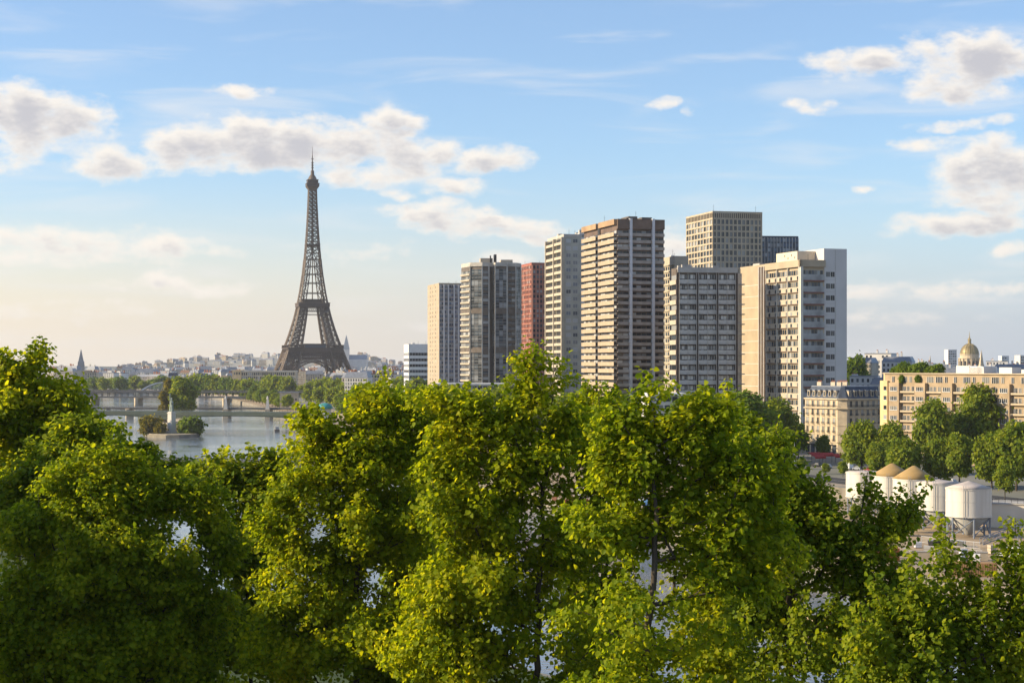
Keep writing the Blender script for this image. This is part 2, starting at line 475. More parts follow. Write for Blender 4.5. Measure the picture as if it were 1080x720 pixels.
M_ASPH0 = None
def build_water():
    me = bpy.data.meshes.new('water')
    v, f = [], []
    ys = list(range(-60, 2601, 70))
    for y in ys:
        v += [(lerp_line(LEFT, y) - .2, y, 0), (lerp_line(RIGHT, y) + .2, y, 0)]
    for k in range(len(ys) - 1): f.append((2*k, 2*k+1, 2*k+3, 2*k+2))
    me.from_pydata(v, [], f)
    m = bpy.data.materials.new('river_water'); m.use_nodes = True
    nt = m.node_tree; N, L = nt.nodes, nt.links
    b = N['Principled BSDF']
    b.inputs['Base Color'].default_value = (.17, .21, .25, 1)
    b.inputs['Roughness'].default_value = .06
    b.inputs['IOR'].default_value = 2.1
    b.inputs['Specular IOR Level'].default_value = .5
    tc = N.new('ShaderNodeTexCoord')
    n1 = N.new('ShaderNodeTexNoise'); n1.inputs['Scale'].default_value = .8; n1.inputs['Detail'].default_value = 4
    n2 = N.new('ShaderNodeTexNoise'); n2.inputs['Scale'].default_value = .02; n2.inputs['Detail'].default_value = 4
    L.new(tc.outputs['Object'], n1.inputs['Vector']); L.new(tc.outputs['Object'], n2.inputs['Vector'])
    mr = N.new('ShaderNodeMapRange'); mr.inputs['From Min'].default_value = .42; mr.inputs['From Max'].default_value = .62
    mr.inputs['To Min'].default_value = .10; mr.inputs['To Max'].default_value = .34
    L.new(n2.outputs['Fac'], mr.inputs[0])
    bp = N.new('ShaderNodeBump'); bp.inputs['Distance'].default_value = .5
    L.new(mr.outputs[0], bp.inputs['Strength'])
    L.new(n1.outputs['Fac'], bp.inputs['Height']); L.new(bp.outputs[0], b.inputs['Normal'])
    me.materials.append(m)
    structure(link('water', me))
build_water()

# roads on the left bank street level, and a path strip along the quay
def strip(name, x0, x1, line, z, m, y0, y1):
    v, f = [], []
    ys = list(np.linspace(y0, y1, 30))
    for y in ys:
        c = lerp_line(line, y); v += [(c + x0, y, z), (c + x1, y, z)]
    for k in range(len(ys) - 1): f.append((2*k, 2*k+1, 2*k+3, 2*k+2))
    me = bpy.data.meshes.new(name); me.from_pydata(v, [], f); me.materials.append(m); me.update()
    return structure(link(name, me))
M_ASPH = mat('asphalt', (.06, .06, .062), .9, .2, .3)
M_PAVE = mat('pale_paving', (.36, .30, .23), .9, .15, .3)
strip('pavement', 3, 9, STREET, 8.012, M_PAVE, 300, 1400)
strip('road', 9.3, 24, STREET, 8.006, M_ASPH, 300, 1400)
strip('road_marking', 16.4, 16.6, STREET, 8.012, M_WHITE, 300, 1400)
strip('path', 8, 14, RIGHT, 4.006, M_PAVE, 220, 1300)

# grass under the big trees on the near bank
me = bpy.data.meshes.new('lawn')
ly = [10, 60, 120, 180, 240, 300, 360]
lv = []
for y in ly: lv += [(-110, y, 8.008), (lerp_line(LEFT, y) - 10, y, 8.008)]
me.from_pydata(lv, [], [(2*k, 2*k+1, 2*k+3, 2*k+2) for k in range(len(ly) - 1)])
me.materials.append(mat('park_grass', (.055, .085, .02), .95, .3, .3, color2=(.03, .05, .014))); me.update()
structure(link('lawn', me))

# the hill on the skyline
def hill_h(px):
    pts = [(60, 389), (130, 387), (178, 381), (215, 379), (260, 377), (300, 376), (345, 377), (385, 378), (415, 384), (440, 388), (520, 389)]
    for (a, b), (c, d) in zip(pts, pts[1:]):
        if a <= px <= c:
            t = (px - a) / (c - a); t = t * t * (3 - 2 * t); q = b + (d - b) * t; return q - 4 * max(0, (388 - q) / 12)
    return 389.5
def build_hill():
    v, f = [], []
    xs = list(range(40, 541, 10)); ds = [4900, 5300, 5700, 6100, 6500, 6900]
    amp = [0, .45, .8, 1, .7, 0]
    rng = random.Random(4)
    for d, a in zip(ds, amp):
        for px in xs:
            top = gz(hill_h(px), 6100)
            v.append((gx(px, d), d, 7.5 + max(0, top - 8 - 10) * a * (1 + rng.uniform(-.05, .05))))
    n = len(xs)
    for k in range(len(ds) - 1):
        for j in range(n - 1):
            a = k * n + j; f.append((a, a + 1, a + n + 1, a + n))
    me = bpy.data.meshes.new('hill'); me.from_pydata(v, [], f)
    me.materials.append(mat('hill_town', (.34, .32, .29), .9, .3, .02, color2=(.20, .21, .17))); me.update()
    structure(link('hill', me, smooth=True))
build_hill()

def build_far_hills():
    rng = random.Random(9)
    v, f = [], []
    xs = list(range(-200, 1300, 25))
    for i, px in enumerate(xs):
        d = 11500
        h = 16 + 13 * math.sin(px * .011) + 8 * math.sin(px * .031 + 1) + rng.uniform(-3, 3)
        x = gx(px, d)
        v += [(x, d - 900, 7.0), (x, d, 8 + max(10, h)), (x, d + 900, 7.0)]
    for k in range(len(xs) - 1):
        for j in (0, 1):
            a = 3 * k + j; f.append((a, a + 3, a + 4, a + 1))
    me = bpy.data.meshes.new('hills'); me.from_pydata(v, [], f)
    me.materials.append(mat('far_wood', (.06, .08, .05), .95, .2, .01)); me.update()
    structure(link('hills', me, smooth=True))
build_far_hills()

# pale evening air: one closed box round everything, the sky outside it
def build_haze():
    mb = MB(); mb.box(-9300, 9300, -950, 13800, -3.2, 352)
    m = bpy.data.materials.new('evening_air'); m.use_nodes = True
    nt = m.node_tree; nt.nodes.clear()
    o = nt.nodes.new('ShaderNodeOutputMaterial'); p = nt.nodes.new('ShaderNodeVolumePrincipled')
    p.inputs['Color'].default_value = (.90, .93, 1, 1)
    p.inputs['Density'].default_value = .00004
    p.inputs['Anisotropy'].default_value = .25
    nt.links.new(p.outputs[0], o.inputs['Volume'])
    h = mb.build('haze', m); tag(h, 'thin pale evening haze filling the air over the city', 'haze', kind='stuff')
build_haze()
# ------------------------------------------------------------------ the iron lattice tower
M_TOWER = mat('tower_brown_iron', (.13, .095, .07), .6, .12, .05)
M_TOWERD = mat('tower_dark_iron', (.085, .062, .05), .6, .12, .05)
def build_lattice_tower():
    d = 2310.0
    root = thing('lattice_tower', 'tall tapering brown iron lattice tower on four arched legs beyond the river', 'tower', (gx(329.5, d), d, GROUND), math.radians(14))
    def prof(tab, z):
        for (a, b), (c, e) in zip(tab, tab[1:]):
            if a <= z <= c: return b + (e - b) * (z - a) / (c - a)
        return tab[-1][1]
    OW = [(0, 58), (15, 51.5), (30, 45.2), (45, 39.6), (57, 35.5), (70, 30.8), (85, 26.2), (100, 22.2), (115, 19.0), (135, 15.4), (160, 12.0), (190, 9.2), (220, 7.2), (250, 5.8), (276, 5.0)]
    LW = [(0, 25), (30, 21), (57, 16.5), (85, 13), (115, 10.5)]
    # four legs
    def leg(sx, sy):
        mb = MB()
        levels = [0, 9, 18, 27, 36, 45, 53, 61, 68, 75, 82, 89, 96, 103, 109, 115]
        def corner(z, a, b):
            o, w = prof(OW, z), prof(LW, z)
            return Vector((sx * (o - w * a), sy * (o - w * b), z))
        cs = [(0, 0), (1, 0), (1, 1), (0, 1)]
        for z0, z1 in zip(levels, levels[1:]):
            for k, (a, b) in enumerate(cs):
                mb.tube(corner(z0, a, b), corner(z1, a, b), 1.15 if z0 < 57 else .95)
                a2, b2 = cs[(k + 1) % 4]
                mb.tube(corner(z0, a, b), corner(z1, a2, b2), .46)
                mb.tube(corner(z0, a2, b2), corner(z1, a, b), .46)
                mb.tube(corner(z1, a, b), corner(z1, a2, b2), .5)
                zm = (z0 + z1) / 2
                mb.tube((corner(zm, a, b)), (corner(zm, a2, b2)), .3)
                mid0 = (corner(z0, a, b) + corner(z0, a2, b2)) / 2; mid1 = (corner(z1, a, b) + corner(z1, a2, b2)) / 2
                mb.tube(mid0, mid1, .38)
        mb.box(*sorted((sx * 36, sx * 64)), *sorted((sy * 36, sy * 64)), -.5, 3, 1)
        o = mb.build('leg', [M_TOWER, M_STONE], root)
    for sx in (-1, 1):
        for sy in (-1, 1): leg(sx, sy)
    # arches between the legs, and the girder over each
    def arch(axis, sgn):
        mb = MB()
        def pt(u, off, z):
            return Vector((u, sgn * off, z)) if axis == 0 else Vector((sgn * off, u, z))
        n = 26; R = 37.0; zc = 3
        prev = None
        for k in range(n + 1):
            t = math.pi * (.06 + .88 * k / n)
            u, z = R * math.cos(t), zc + 36 * math.sin(t)
            u2, z2 = (R + 3.2) * math.cos(t), zc + 40.5 * math.sin(t)
            off = prof(OW, max(0, z)) - 1.0; off2 = prof(OW, max(0, z2)) - 1.0
            a, b = pt(u, off, z), pt(u2, off2, z2)
            mb.tube(a, b, .45)
            if prev:
                mb.tube(prev[0], a, .85); mb.tube(prev[1], b, .85); mb.tube(prev[0], b, .4); mb.tube(prev[1], a, .4)
            # spandrel lattice up to the girder
            zt = 44.5
            if z2 < zt - 1: mb.tube(b, pt(u2 * .98, prof(OW, zt) - 1, zt), .42)
            prev = (a, b)
        mb.build('arch', [M_TOWER], root)
        mb = MB()
        n = 30
        for zl, rr in ((44, .8), (48.5, .6), (53, .9)):
            mb.tube(pt(-38, prof(OW, zl) - .8, zl), pt(38, prof(OW, zl) - .8, zl), rr)
        for k in range(n):
            u0, u1 = -37 + 74 * k / n, -37 + 74 * (k + 1) / n
            for za, zb in ((44, 48.5), (48.5, 53)):
                mb.tube(pt(u0, prof(OW, za) - .8, za), pt(u1, prof(OW, zb) - .8, zb), .62)
                mb.tube(pt(u1, prof(OW, za) - .8, za), pt(u0, prof(OW, zb) - .8, zb), .62)
        mb.build('girder', [M_TOWERD], root)
    for axis in (0, 1):
        for sgn in (-1, 1): arch(axis, sgn)
    mb = MB()     # first platform: frieze, deck, gallery and glazed pavilions
    W = 36.5
    for s in (-1, 1):
        mb.box(-W, W, s * W - .4, s * W + .4, 50.5, 57.4, 0); mb.box(s * W - .4, s * W + .4, -W + .41, W - .41, 50.5, 57.4, 0)
        mb.box(-W - 1.2, W + 1.2, s * (W + .6) - .5, s * (W + .6) + .5, 57.5, 58.4, 0); mb.box(s * (W + .6) - .5, s * (W + .6) + .5, -W, W, 57.5, 58.4, 0)
        for k in range(37):
            a = -W + 2 * W * k / 36
            mb.box(a - .25, a + .25, s * W - .6, s * W + .6, 51.2, 56.6, 1)
            mb.box(s * W - .6, s * W + .6, a - .25, a + .25, 51.2, 56.6, 1)
            mb.box(a - .15, a + .15, s * (W + .6) - .2, s * (W + .6) + .2, 58.4, 61.2, 0)
            mb.box(s * (W + .6) - .2, s * (W + .6) + .2, a - .15, a + .15, 58.4, 61.2, 0)
        mb.box(-W - .6, W + .6, s * (W + .6) - .3, s * (W + .6) + .3, 61.2, 61.9, 0); mb.box(s * (W + .6) - .3, s * (W + .6) + .3, -W, W, 61.2, 61.9, 0)
    mb.box(-W + .5, W - .5, -W + .5, W - .5, 56.2, 57.3, 1)
    o = mb.build('first_platform', [M_TOWERD, M_TOWER], root)
    for s in (-1, 1):
        p = MB(); p.box(-14, 14, s * 24 - 6, s * 24 + 6, 57.4, 62.6, 0)
        for k in range(15): p.box(-14 + 2 * k - .15, -14 + 2 * k + .15, s * 24 - 6.15, s * 24 + 6.15, 57.4, 62.7, 1)
        p.box(-15, 15, s * 24 - 7, s * 24 + 7, 62.75, 63.5, 1)
        p.build('pavilion', [M_GLASSB, M_TOWERD], root)
    mb = MB()     # second platform
    W = 20.6
    for s in (-1, 1):
        mb.box(-W, W, s * W - .4, s * W + .4, 113.2, 117.5, 0); mb.box(s * W - .4, s * W + .4, -W + .41, W - .41, 113.2, 117.5, 0)
        mb.box(-W - .8, W + .8, s * (W + .4) - .4, s * (W + .4) + .4, 117.6, 118.8, 1); mb.box(s * (W + .4) - .4, s * (W + .4) + .4, -W, W, 117.6, 118.8, 1)
    mb.box(-W + .5, W - .5, -W + .5, W - .5, 115, 116.4, 1)
    mb.box(-15, 15, -15, 15, 116.4, 122.6, 1); mb.box(-16.2, 16.2, -16.2, 16.2, 122.7, 123.6, 0)
    for s in (-1, 1):
        for zl in (103, 107.5, 112.5):
            w = prof(OW, zl)
            mb.tube((-w, s * w, zl), (w, s * w, zl), .5); mb.tube((s * w, -w, zl), (s * w, w, zl), .5)
        for k in range(14):
            a0, a1 = -20 + 40 * k / 14, -20 + 40 * (k + 1) / 14
            for p, q in (((a0, 107.5), (a1, 112.5)), ((a1, 107.5), (a0, 112.5))):
                mb.tube((p[0], s * 20.2, p[1]), (q[0], s * 20.0, q[1]), .3); mb.tube((s * 20.2, p[0], p[1]), (s * 20.0, q[0], q[1]), .3)
    mb.build('second_platform', [M_TOWERD, M_TOWER], root)
    mb = MB()     # upper shaft
    z = 116.0; lv = [z]
    while z < 274:
        z += max(5.2, prof(OW, z) * .85); lv.append(min(z, 276))
    for z0, z1 in zip(lv, lv[1:]):
        w0, w1 = prof(OW, z0), prof(OW, z1)
        g0 = max(0, w0 - 7.0) if z0 < 186 else 0     # the gap between the legs closes going up
        g1 = max(0, w1 - 7.0) if z1 < 186 else 0
        for r in range(4):
            rot = Matrix.Rotation(math.pi / 2 * r, 3, 'Z')
            def q(x, w, zz): return rot @ Vector((x, -w, zz))
            mb.tube(q(-w0, w0, z0), q(-w1, w1, z1), .85 if z0 < 170 else .6)
            for s in (-1, 1):
                lo0, lo1 = s * g0, s * g1
                mb.tube(q(s * w0, w0, z0), q(lo1, w1, z1), .5); mb.tube(q(lo0, w0, z0), q(s * w1, w1, z1), .5)
                mb.tube(q(lo0, w0, z0), q(lo1, w1, z1), .7)
                mb.tube(q(s * w0, w0, (z0)), q(lo0, w0, (z0)), .6)
                zm = (z0 + z1) / 2; wm = (w0 + w1) / 2; gm = (g0 + g1) / 2
                mb.tube(q(s * wm, wm, zm), q(s * gm, wm, zm), .26)
            mb.tube(q(-w1, w1, z1), q(w1, w1, z1), .7)
    mb.tube((0, 0, 116), (0, 0, 276), .8, .7, 6)      # lift shaft core
    for zz, ww in ((196, 9.6), (197.6, 9.6)): mb.box(-ww, ww, -ww, ww, zz, zz + .7, 0)
    mb.build('shaft', [M_TOWER], root)
    mb = MB()     # top cabin and cupola
    mb.frustum((-5, 5, -5, 5), 271, (-8.2, 8.2, -8.2, 8.2), 276)
    mb.box(-8.4, 8.4, -8.4, 8.4, 276.1, 279.5, 1); mb.box(-8.8, 8.8, -8.8, 8.8, 279.6, 280.4)
    mb.box(-7, 7, -7, 7, 280.5, 284.4, 1); mb.box(-7.6, 7.6, -7.6, 7.6, 284.5, 285.2)
    mb.lathe([(6.0, 285.2), (5.6, 287.5), (4.2, 290), (2.6, 292), (2.2, 295.5), (2.6, 295.6), (2.5, 296.4), (1.4, 298.5)], n=12)
    mb.build('top_cabin', [M_TOWER, M_TOWERD], root)
    mb = MB()
    mb.tube((0, 0, 298), (0, 0, 310), 1.1, .95, 6); mb.tube((0, 0, 310), (0, 0, 318), .7, .6, 6); mb.tube((0, 0, 318), (0, 0, 330), .4, .2, 6)
    for zz in (301, 304.5, 308, 313): mb.box(-1.7, 1.7, -1.7, 1.7, zz, zz + .8)
    mb.build('antenna', [M_TOWERD], root)
build_lattice_tower()
# ------------------------------------------------------------------ high-rise blocks
HR = 'high-rise blocks on the left bank'
rngT = random.Random(11)
def win(face, a, z, w, h, depth=.06, frame=True):
    """one window: pane (0) and frame bars (1), built at its own origin"""
    bx = [fb(face, 0, w, 0, h, -.05, depth, 0)]
    if frame:
        bx += [fb(face, -.07, 0, -.07, h + .07, -.05, depth + .06, 1), fb(face, w, w + .07, -.07, h + .07, -.05, depth + .06, 1),
               fb(face, 0, w, -.07, 0, -.05, depth + .06, 1), fb(face, 0, w, h, h + .07, -.05, depth + .06, 1),
               fb(face, w * .5 - .04, w * .5 + .04, 0, h, depth, depth + .05, 1)]
    return (fo(face, a, z), bx)
def roof_bits(root, wx, wy, h, n, rng, m, tall=2.6):
    """plant rooms, vents and masts on a flat roof"""
    mb = MB()
    for _ in range(n):
        w, l, t = rng.uniform(1.5, wx * .28), rng.uniform(1.5, wy * .22), rng.uniform(.9, tall)
        x, y = rng.uniform(.8, wx - w - .8), rng.uniform(.8, wy - l - .8)
        mb.box(x, x + w, y, y + l, h - .2, h + t * rng.choice((1, 1, .6)), 0)
    mb.build('roof_plant', [m], root)
    for _ in range(2):
        q = MB(); x, y = rng.uniform(2, wx - 2), rng.uniform(2, wy - 2)
        t = rng.uniform(3, 6); q.tube((x, y, h - .2), (x, y, h + t), .09, .05, 5); q.tube((x - .5, y, h + t * .8), (x + .5, y, h + t * .8), .04)
        q.build('aerial', [M_IRON], root)
def rim(root, wx, wy, h, t, m, o=.0, w=.35):
    mb = MB()
    mb.box(-o, wx + o, -o, w, h, h + t); mb.box(-o, wx + o, wy - w, wy + o, h, h + t)
    mb.box(-o, w, w + .005, wy - w - .005, h, h + t); mb.box(wx - w, wx + o, w + .005, wy - w - .005, h, h + t)
    mb.build('parapet', [m], root)

# a: white banded office
def office():
    r, wx, wy, h = tower_base('office_block', 'low white office block with dark window bands left of the beige tower', 'office block', 426, 431, 455, 364, 1400, 10)
    MB().box(0, wx, 0, wy, -1, h).build('wall', [M_WHITE], r)
    n = 11; fh = h / n
    it = []
    for k in range(n - 1):
        for face, w in (('R', wx), ('L', wy)):
            it.append((fo(face, 0, 1.0 + k * fh), [fb(face, .5, w - .5, 0, fh * .48, -.1, .08, 0)] + [fb(face, a, a + .2, 0, fh * .48, .08, .14, 1) for a in np.arange(.5, w - .5, 2.4)]))
    emit(r, 'window', it, [M_GLASS, M_LGREY])
    rim(r, wx, wy, h, 1.0, M_WHITE)
    roof_bits(r, wx, wy, h, 4, random.Random(1), M_LGREY)
office()

# b: narrow beige tower with striped front
def striped():
    r, wx, wy, h = tower_base('tower_block', 'slim tower block, blank beige side wall and grey striped front', 'tower block', 451, 463, 488.5, 300, 1300, 14, HR)
    body = MB().box(0, wx, 0, wy, -1, h)
    body.build('wall', [M_BEIGE], r)
    n = 30; fh = h / n
    cl = MB()
    cl.box(.02, wx - .0, -.5, -.01, -1, h - .02, 0)
    for a in (.2, .38, .62, .80, .965): cl.box(wx * a - .5, wx * a + .5, -1.2, -.5, -1, h, 1)
    cl.build('front_cladding', [M_GREY, M_LGREY], r)
    it = []
    for k in range(n):
        z = k * fh + .8
        for (a0, a1) in ((.03, .17), (.235, .35), (.415, .59), (.655, .77), (.835, .935)):
            w = wx * (a1 - a0) / 2
            for j in (0, 1):
                o = (wx * a0 + j * w, -.5, z)
                it.append((o, [(.1, w - .1, -.08, .05, 0, fh * .62, 0), (.1, w - .1, -.22, 0, -.5, -.1, 1)]))
    emit(r, 'window', it, [M_GLASSB, M_BROWNGREY])
    jn = MB()
    for k in range(1, n): jn.box(-.04, -.005, .3, wy - .3, k * fh - .1, k * fh + .1)
    for a in (.2, .4, .6, .8): jn.box(-.05, -.006, wy * a - .15, wy * a + .15, 0, h - 1)
    jn.build('panel_joints', [M_CONC], r)
    wn = []
    for k in range(n):
        for a in (.28, .52, .74): wn.append(win('L', wy * a, k * fh + 1, 1.6, 1.5, frame=False))
    emit(r, 'side_window', wn, [M_GLASS, M_CONC], limit=90)
    rim(r, wx, wy, h, 1.2, M_BEIGE); roof_bits(r, wx, wy, h, 4, random.Random(2), M_GREY, 2)
striped()

# c: faceted glass tower
def glass_tower():
    d = 1080; h = gz(277, d) - GROUND
    r = thing('glass_tower', 'dark many-sided glass tower with cream left edge and cluttered roof', 'tower block', (gx(496, d), d, GROUND), math.radians(6), HR)
    k = d / F
    W = 54 * k; D = 36
    # plan, walked along the visible side: cream flank, then facets
    plan = [(-7.5 * k, 16), (0, 0), (12 * k, -4.5), (19 * k, -4.0), (20 * k, 0), (24.5 * k, 0), (25.5 * k, -5.5), (38 * k, -5.2), (39 * k, -2), (48 * k, -1.2), (54 * k, 4), (57 * k, 14), (48 * k, D), (0, D)]
    core = MB(); core.prism(plan, -1, h - 2.5); core.build('wall', [M_BROWNGREY], r)
    n = 27; fh = (h - 5) / n
    kinds = ['cream', 'glass', 'dark', 'dark', 'recess', 'dark', 'glass', 'dark', 'balcony', 'glass', 'glass']
    it, fr, bal = [], {'glass': MB(), 'cream': MB()}, []
    for s, kind in enumerate(kinds):
        p, q = Vector(plan[s]), Vector(plan[s + 1]); L = (q - p).length; t = (q - p) / L; nn = Vector((t.y, -t.x))
        ang = math.atan2(t.y, t.x)
        def pt(a, o, z): v = p + t * a + nn * o; return (v.x, v.y, z)
        cells = max(1, int(L / (2.2 if kind != 'cream' else 3.6)))
        for f in range(n):
            z = 1.0 + f * fh
            service = f in (n - 8, n - 15, n - 22)
            for c in range(cells):
                a0, a1 = L * c / cells, L * (c + 1) / cells
                if kind == 'recess' and not service: continue
                hh = fh * (.92 if kind == 'glass' else .66)
                if kind == 'glass' and service: continue
                m = 0 if kind in ('glass',) else 1
                it.append((p, t, nn, a0 + .12, a1 - .12, z, z + hh, m))
            if kind == 'cream':
                bal.append((p, t, nn, 0, L, z - .45, z + .55, .8, 0))
            if kind in ('balcony', 'dark') and f % 1 == 0:
                bal.append((p, t, nn, .1, L - .1, z - .35, z + .55, .7 if kind == 'balcony' else .25, 1))
            if service:
                bal.append((p, t, nn, -.2, L + .2, z, z + fh * .75, .5, 1))
    def obox(mb, p, t, nn, a0, a1, z0, z1, n0, n1, m):
        i = len(mb.v)
        for z in (z0, z1):
            for a, o in ((a0, n1), (a1, n1), (a1, n0), (a0, n0)):
                v = p + t * a + nn * o; mb.v.append((v.x, v.y, z))
        mb.f += [(i, i+3, i+2, i+1), (i+4, i+5, i+6, i+7), (i, i+1, i+5, i+4), (i+1, i+2, i+6, i+5), (i+2, i+3, i+7, i+6), (i+3, i, i+4, i+7)]
        mb.m += [m] * 6
    it.sort(key=lambda e: -e[5])
    for e in it[:100]:
        mb = MB(); p, t, nn, a0, a1, z0, z1, m = e
        obox(mb, p, t, nn, a0, a1, z0, z1, .0, .12, 0); obox(mb, p, t, nn, a0, a1, (z0 + z1) / 2 - .06, (z0 + z1) / 2 + .06, .12, .2, 1)
        mb.build('window', [mat_glass('neutral_glass', (.03, .038, .045), (.22, .235, .245), .45, .07) if m == 0 else M_GLASS, M_LGREY], r)
    mb = MB()
    for p, t, nn, a0, a1, z0, z1, m in it[100:]:
        obox(mb, p, t, nn, a0, a1, z0, z1, .0, .12, m); obox(mb, p, t, nn, a0, a1, (z0 + z1) / 2 - .06, (z0 + z1) / 2 + .06, .12, .2, 2)
    o = mb.build('window', [mat_glass('neutral_glass'), M_GLASS, M_LGREY], r); o['kind'] = 'stuff'
    bal.sort(key=lambda e: -e[5])
    for e in bal[:100]:
        mb = MB(); p, t, nn, a0, a1, z0, z1, dep, m = e
        obox(mb, p, t, nn, a0, a1, z0, z1, .02, dep, m); mb.build('balcony', [M_CREAM, M_BROWNGREY], r)
    mb = MB()
    for p, t, nn, a0, a1, z0, z1, dep, m in bal[100:]: obox(mb, p, t, nn, a0, a1, z0, z1, .02, dep, m)
    o = mb.build('balcony', [M_CREAM, M_BROWNGREY], r); o['kind'] = 'stuff'
    mb = MB()      # vertical fins
    for s in range(10):
        p = plan[s + 1]; mb.box(p[0] - .35, p[0] + .35, p[1] - .75, p[1] - .1, 0, h - 1.5, 0 if s else 1)
    mb.build('fin', [M_GREY, M_CREAM], r)
    top = MB(); top.prism([(x * 1.0, y - (.9 if y < 10 else -.5)) for x, y in plan], h - 2.45, h); top.build('parapet', [M_CONC], r)
    q = MB(); q.box(12 * k, 25 * k, 8, 16, h - .1, h + 3.4); q.box(34 * k, 46 * k, 6, 18, h - .1, h + 2.4); q.build('roof_plant', [M_CREAM], r)
    q = MB(); q.box(26 * k, 28.5 * k, 4, 9, h - .1, h + 5.6); q.box(22 * k, 23 * k, 6, 9, h - .1, h + 5); q.build('roof_vent', [M_IRON], r)
glass_tower()

# d: red tower
def red_tower():
    r, wx, wy, h = tower_base('red_tower', 'slender brick-red tower block with small square windows', 'tower block', 548, 561, 584, 279, 1180, 14, HR)
    MR = mat('brick_red_tile', (.36, .115, .08), .8, .15, .2); MR2 = mat('pink_panel', (.56, .28, .20), .8, .12, .2)
    MB().box(0, wx, 0, wy, -1, h).build('wall', [MR], r)
    n = 31; fh = h / n
    it = []
    for k in range(n):
        for face, w, c in (('L', wy, 8), ('R', wx, 6)):
            for j in range(c):
                cw = (w - 1) / c
                it.append(win(face, .5 + j * cw + cw * .22, k * fh + .9, cw * .56, fh * .55, frame=False))
    emit(r, 'window', it, [M_GLASS, MR2])
    mb = MB()
    for k in range(1, n + 1):
        mb.boxes([fb('R', 0, wx, k * fh - .3, k * fh - .02, 0, .3), fb('L', -.3, wy, k * fh - .3, k * fh - .02, 0, .3)])
    mb.build('string_course', [MR2], r)
    mb = MB()
    for face, w, c in (('L', wy, 8), ('R', wx, 6)):
        for j in range(c + 1):
            a = .5 + j * (w - 1) / c; mb.boxes([fb(face, a - .25, a + .25, 0, h, .0, .45)])
    mb.build('pier', [MR2], r)
    rim(r, wx, wy, h, 1.4, MR, .3); roof_bits(r, wx, wy, h, 4, random.Random(3), MR, 2)
red_tower()

# e: grey tower with loggias
def loggia_tower():
    r, wx, wy, h = tower_base('tower_block', 'cream and grey concrete tower block with stacked loggias beside the red tower', 'tower block', 578, 595, 613, 250, 900, 12.5, HR)
    MB().box(0, wx, 0, wy, -1, h).build('wall', [mat('green_grey_concrete', (.44, .43, .37), .85, .12, .2)], r)
    n = 27; fh = h / n
    it = []; wn = []
    for k in range(n):
        z = k * fh
        for a0, a1 in ((.02, .47), (.53, .98)):
            it.append((fo('L', wy * a0, z), [fb('L', 0, wy * (a1 - a0), 0, fh * .38, .0, 1.4, 0), fb('L', .3, wy * (a1 - a0) - .3, fh * .38, fh * .9, -.05, .05, 1)]))  # flush dark panel above each parapet paints the loggia's shadow
        for a in (.12, .52): wn.append(win('R', wx * a, z + .9, wx * .26, fh * .5))
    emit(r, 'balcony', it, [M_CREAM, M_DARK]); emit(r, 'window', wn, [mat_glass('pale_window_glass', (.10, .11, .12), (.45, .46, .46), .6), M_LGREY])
    mb = MB()
    for a in (0, .5, 1): mb.boxes([fb('L', wy * a - .6, wy * a + .6, 0, h, .005, 1.7)])
    mb.build('pier', [M_CREAM], r)
    rim(r, wx, wy, h, 1.6, M_CONC, .3); roof_bits(r, wx, wy, h, 6, random.Random(4), M_GREY, 3)
    # the narrow tower just behind
    r, wx, wy, h = tower_base('tower_block', 'narrow grey tower block sliver showing behind the cream loggia tower', 'tower block', 604, 611, 622, 246, 1010, 14, HR)
    MB().box(0, wx, 0, wy, -1, h).build('wall', [M_LGREY], r)
    n = 33; fh = h / n; it = []
    for k in range(n):
        it.append((fo('R', 0, k * fh), [fb('R', .6, wx - .6, .8, fh * .8, -.05, .06, 0), fb('R', .3, wx - .3, -.1, .8, 0, 1.1, 1)]))
        it.append((fo('L', 0, k * fh), [fb('L', .6, wy - .6, .8, fh * .8, -.05, .06, 0)]))
    emit(r, 'balcony', it, [M_GLASS, M_WHITE]); roof_bits(r, wx, wy, h, 5, random.Random(5), M_GREY, 3)
loggia_tower()

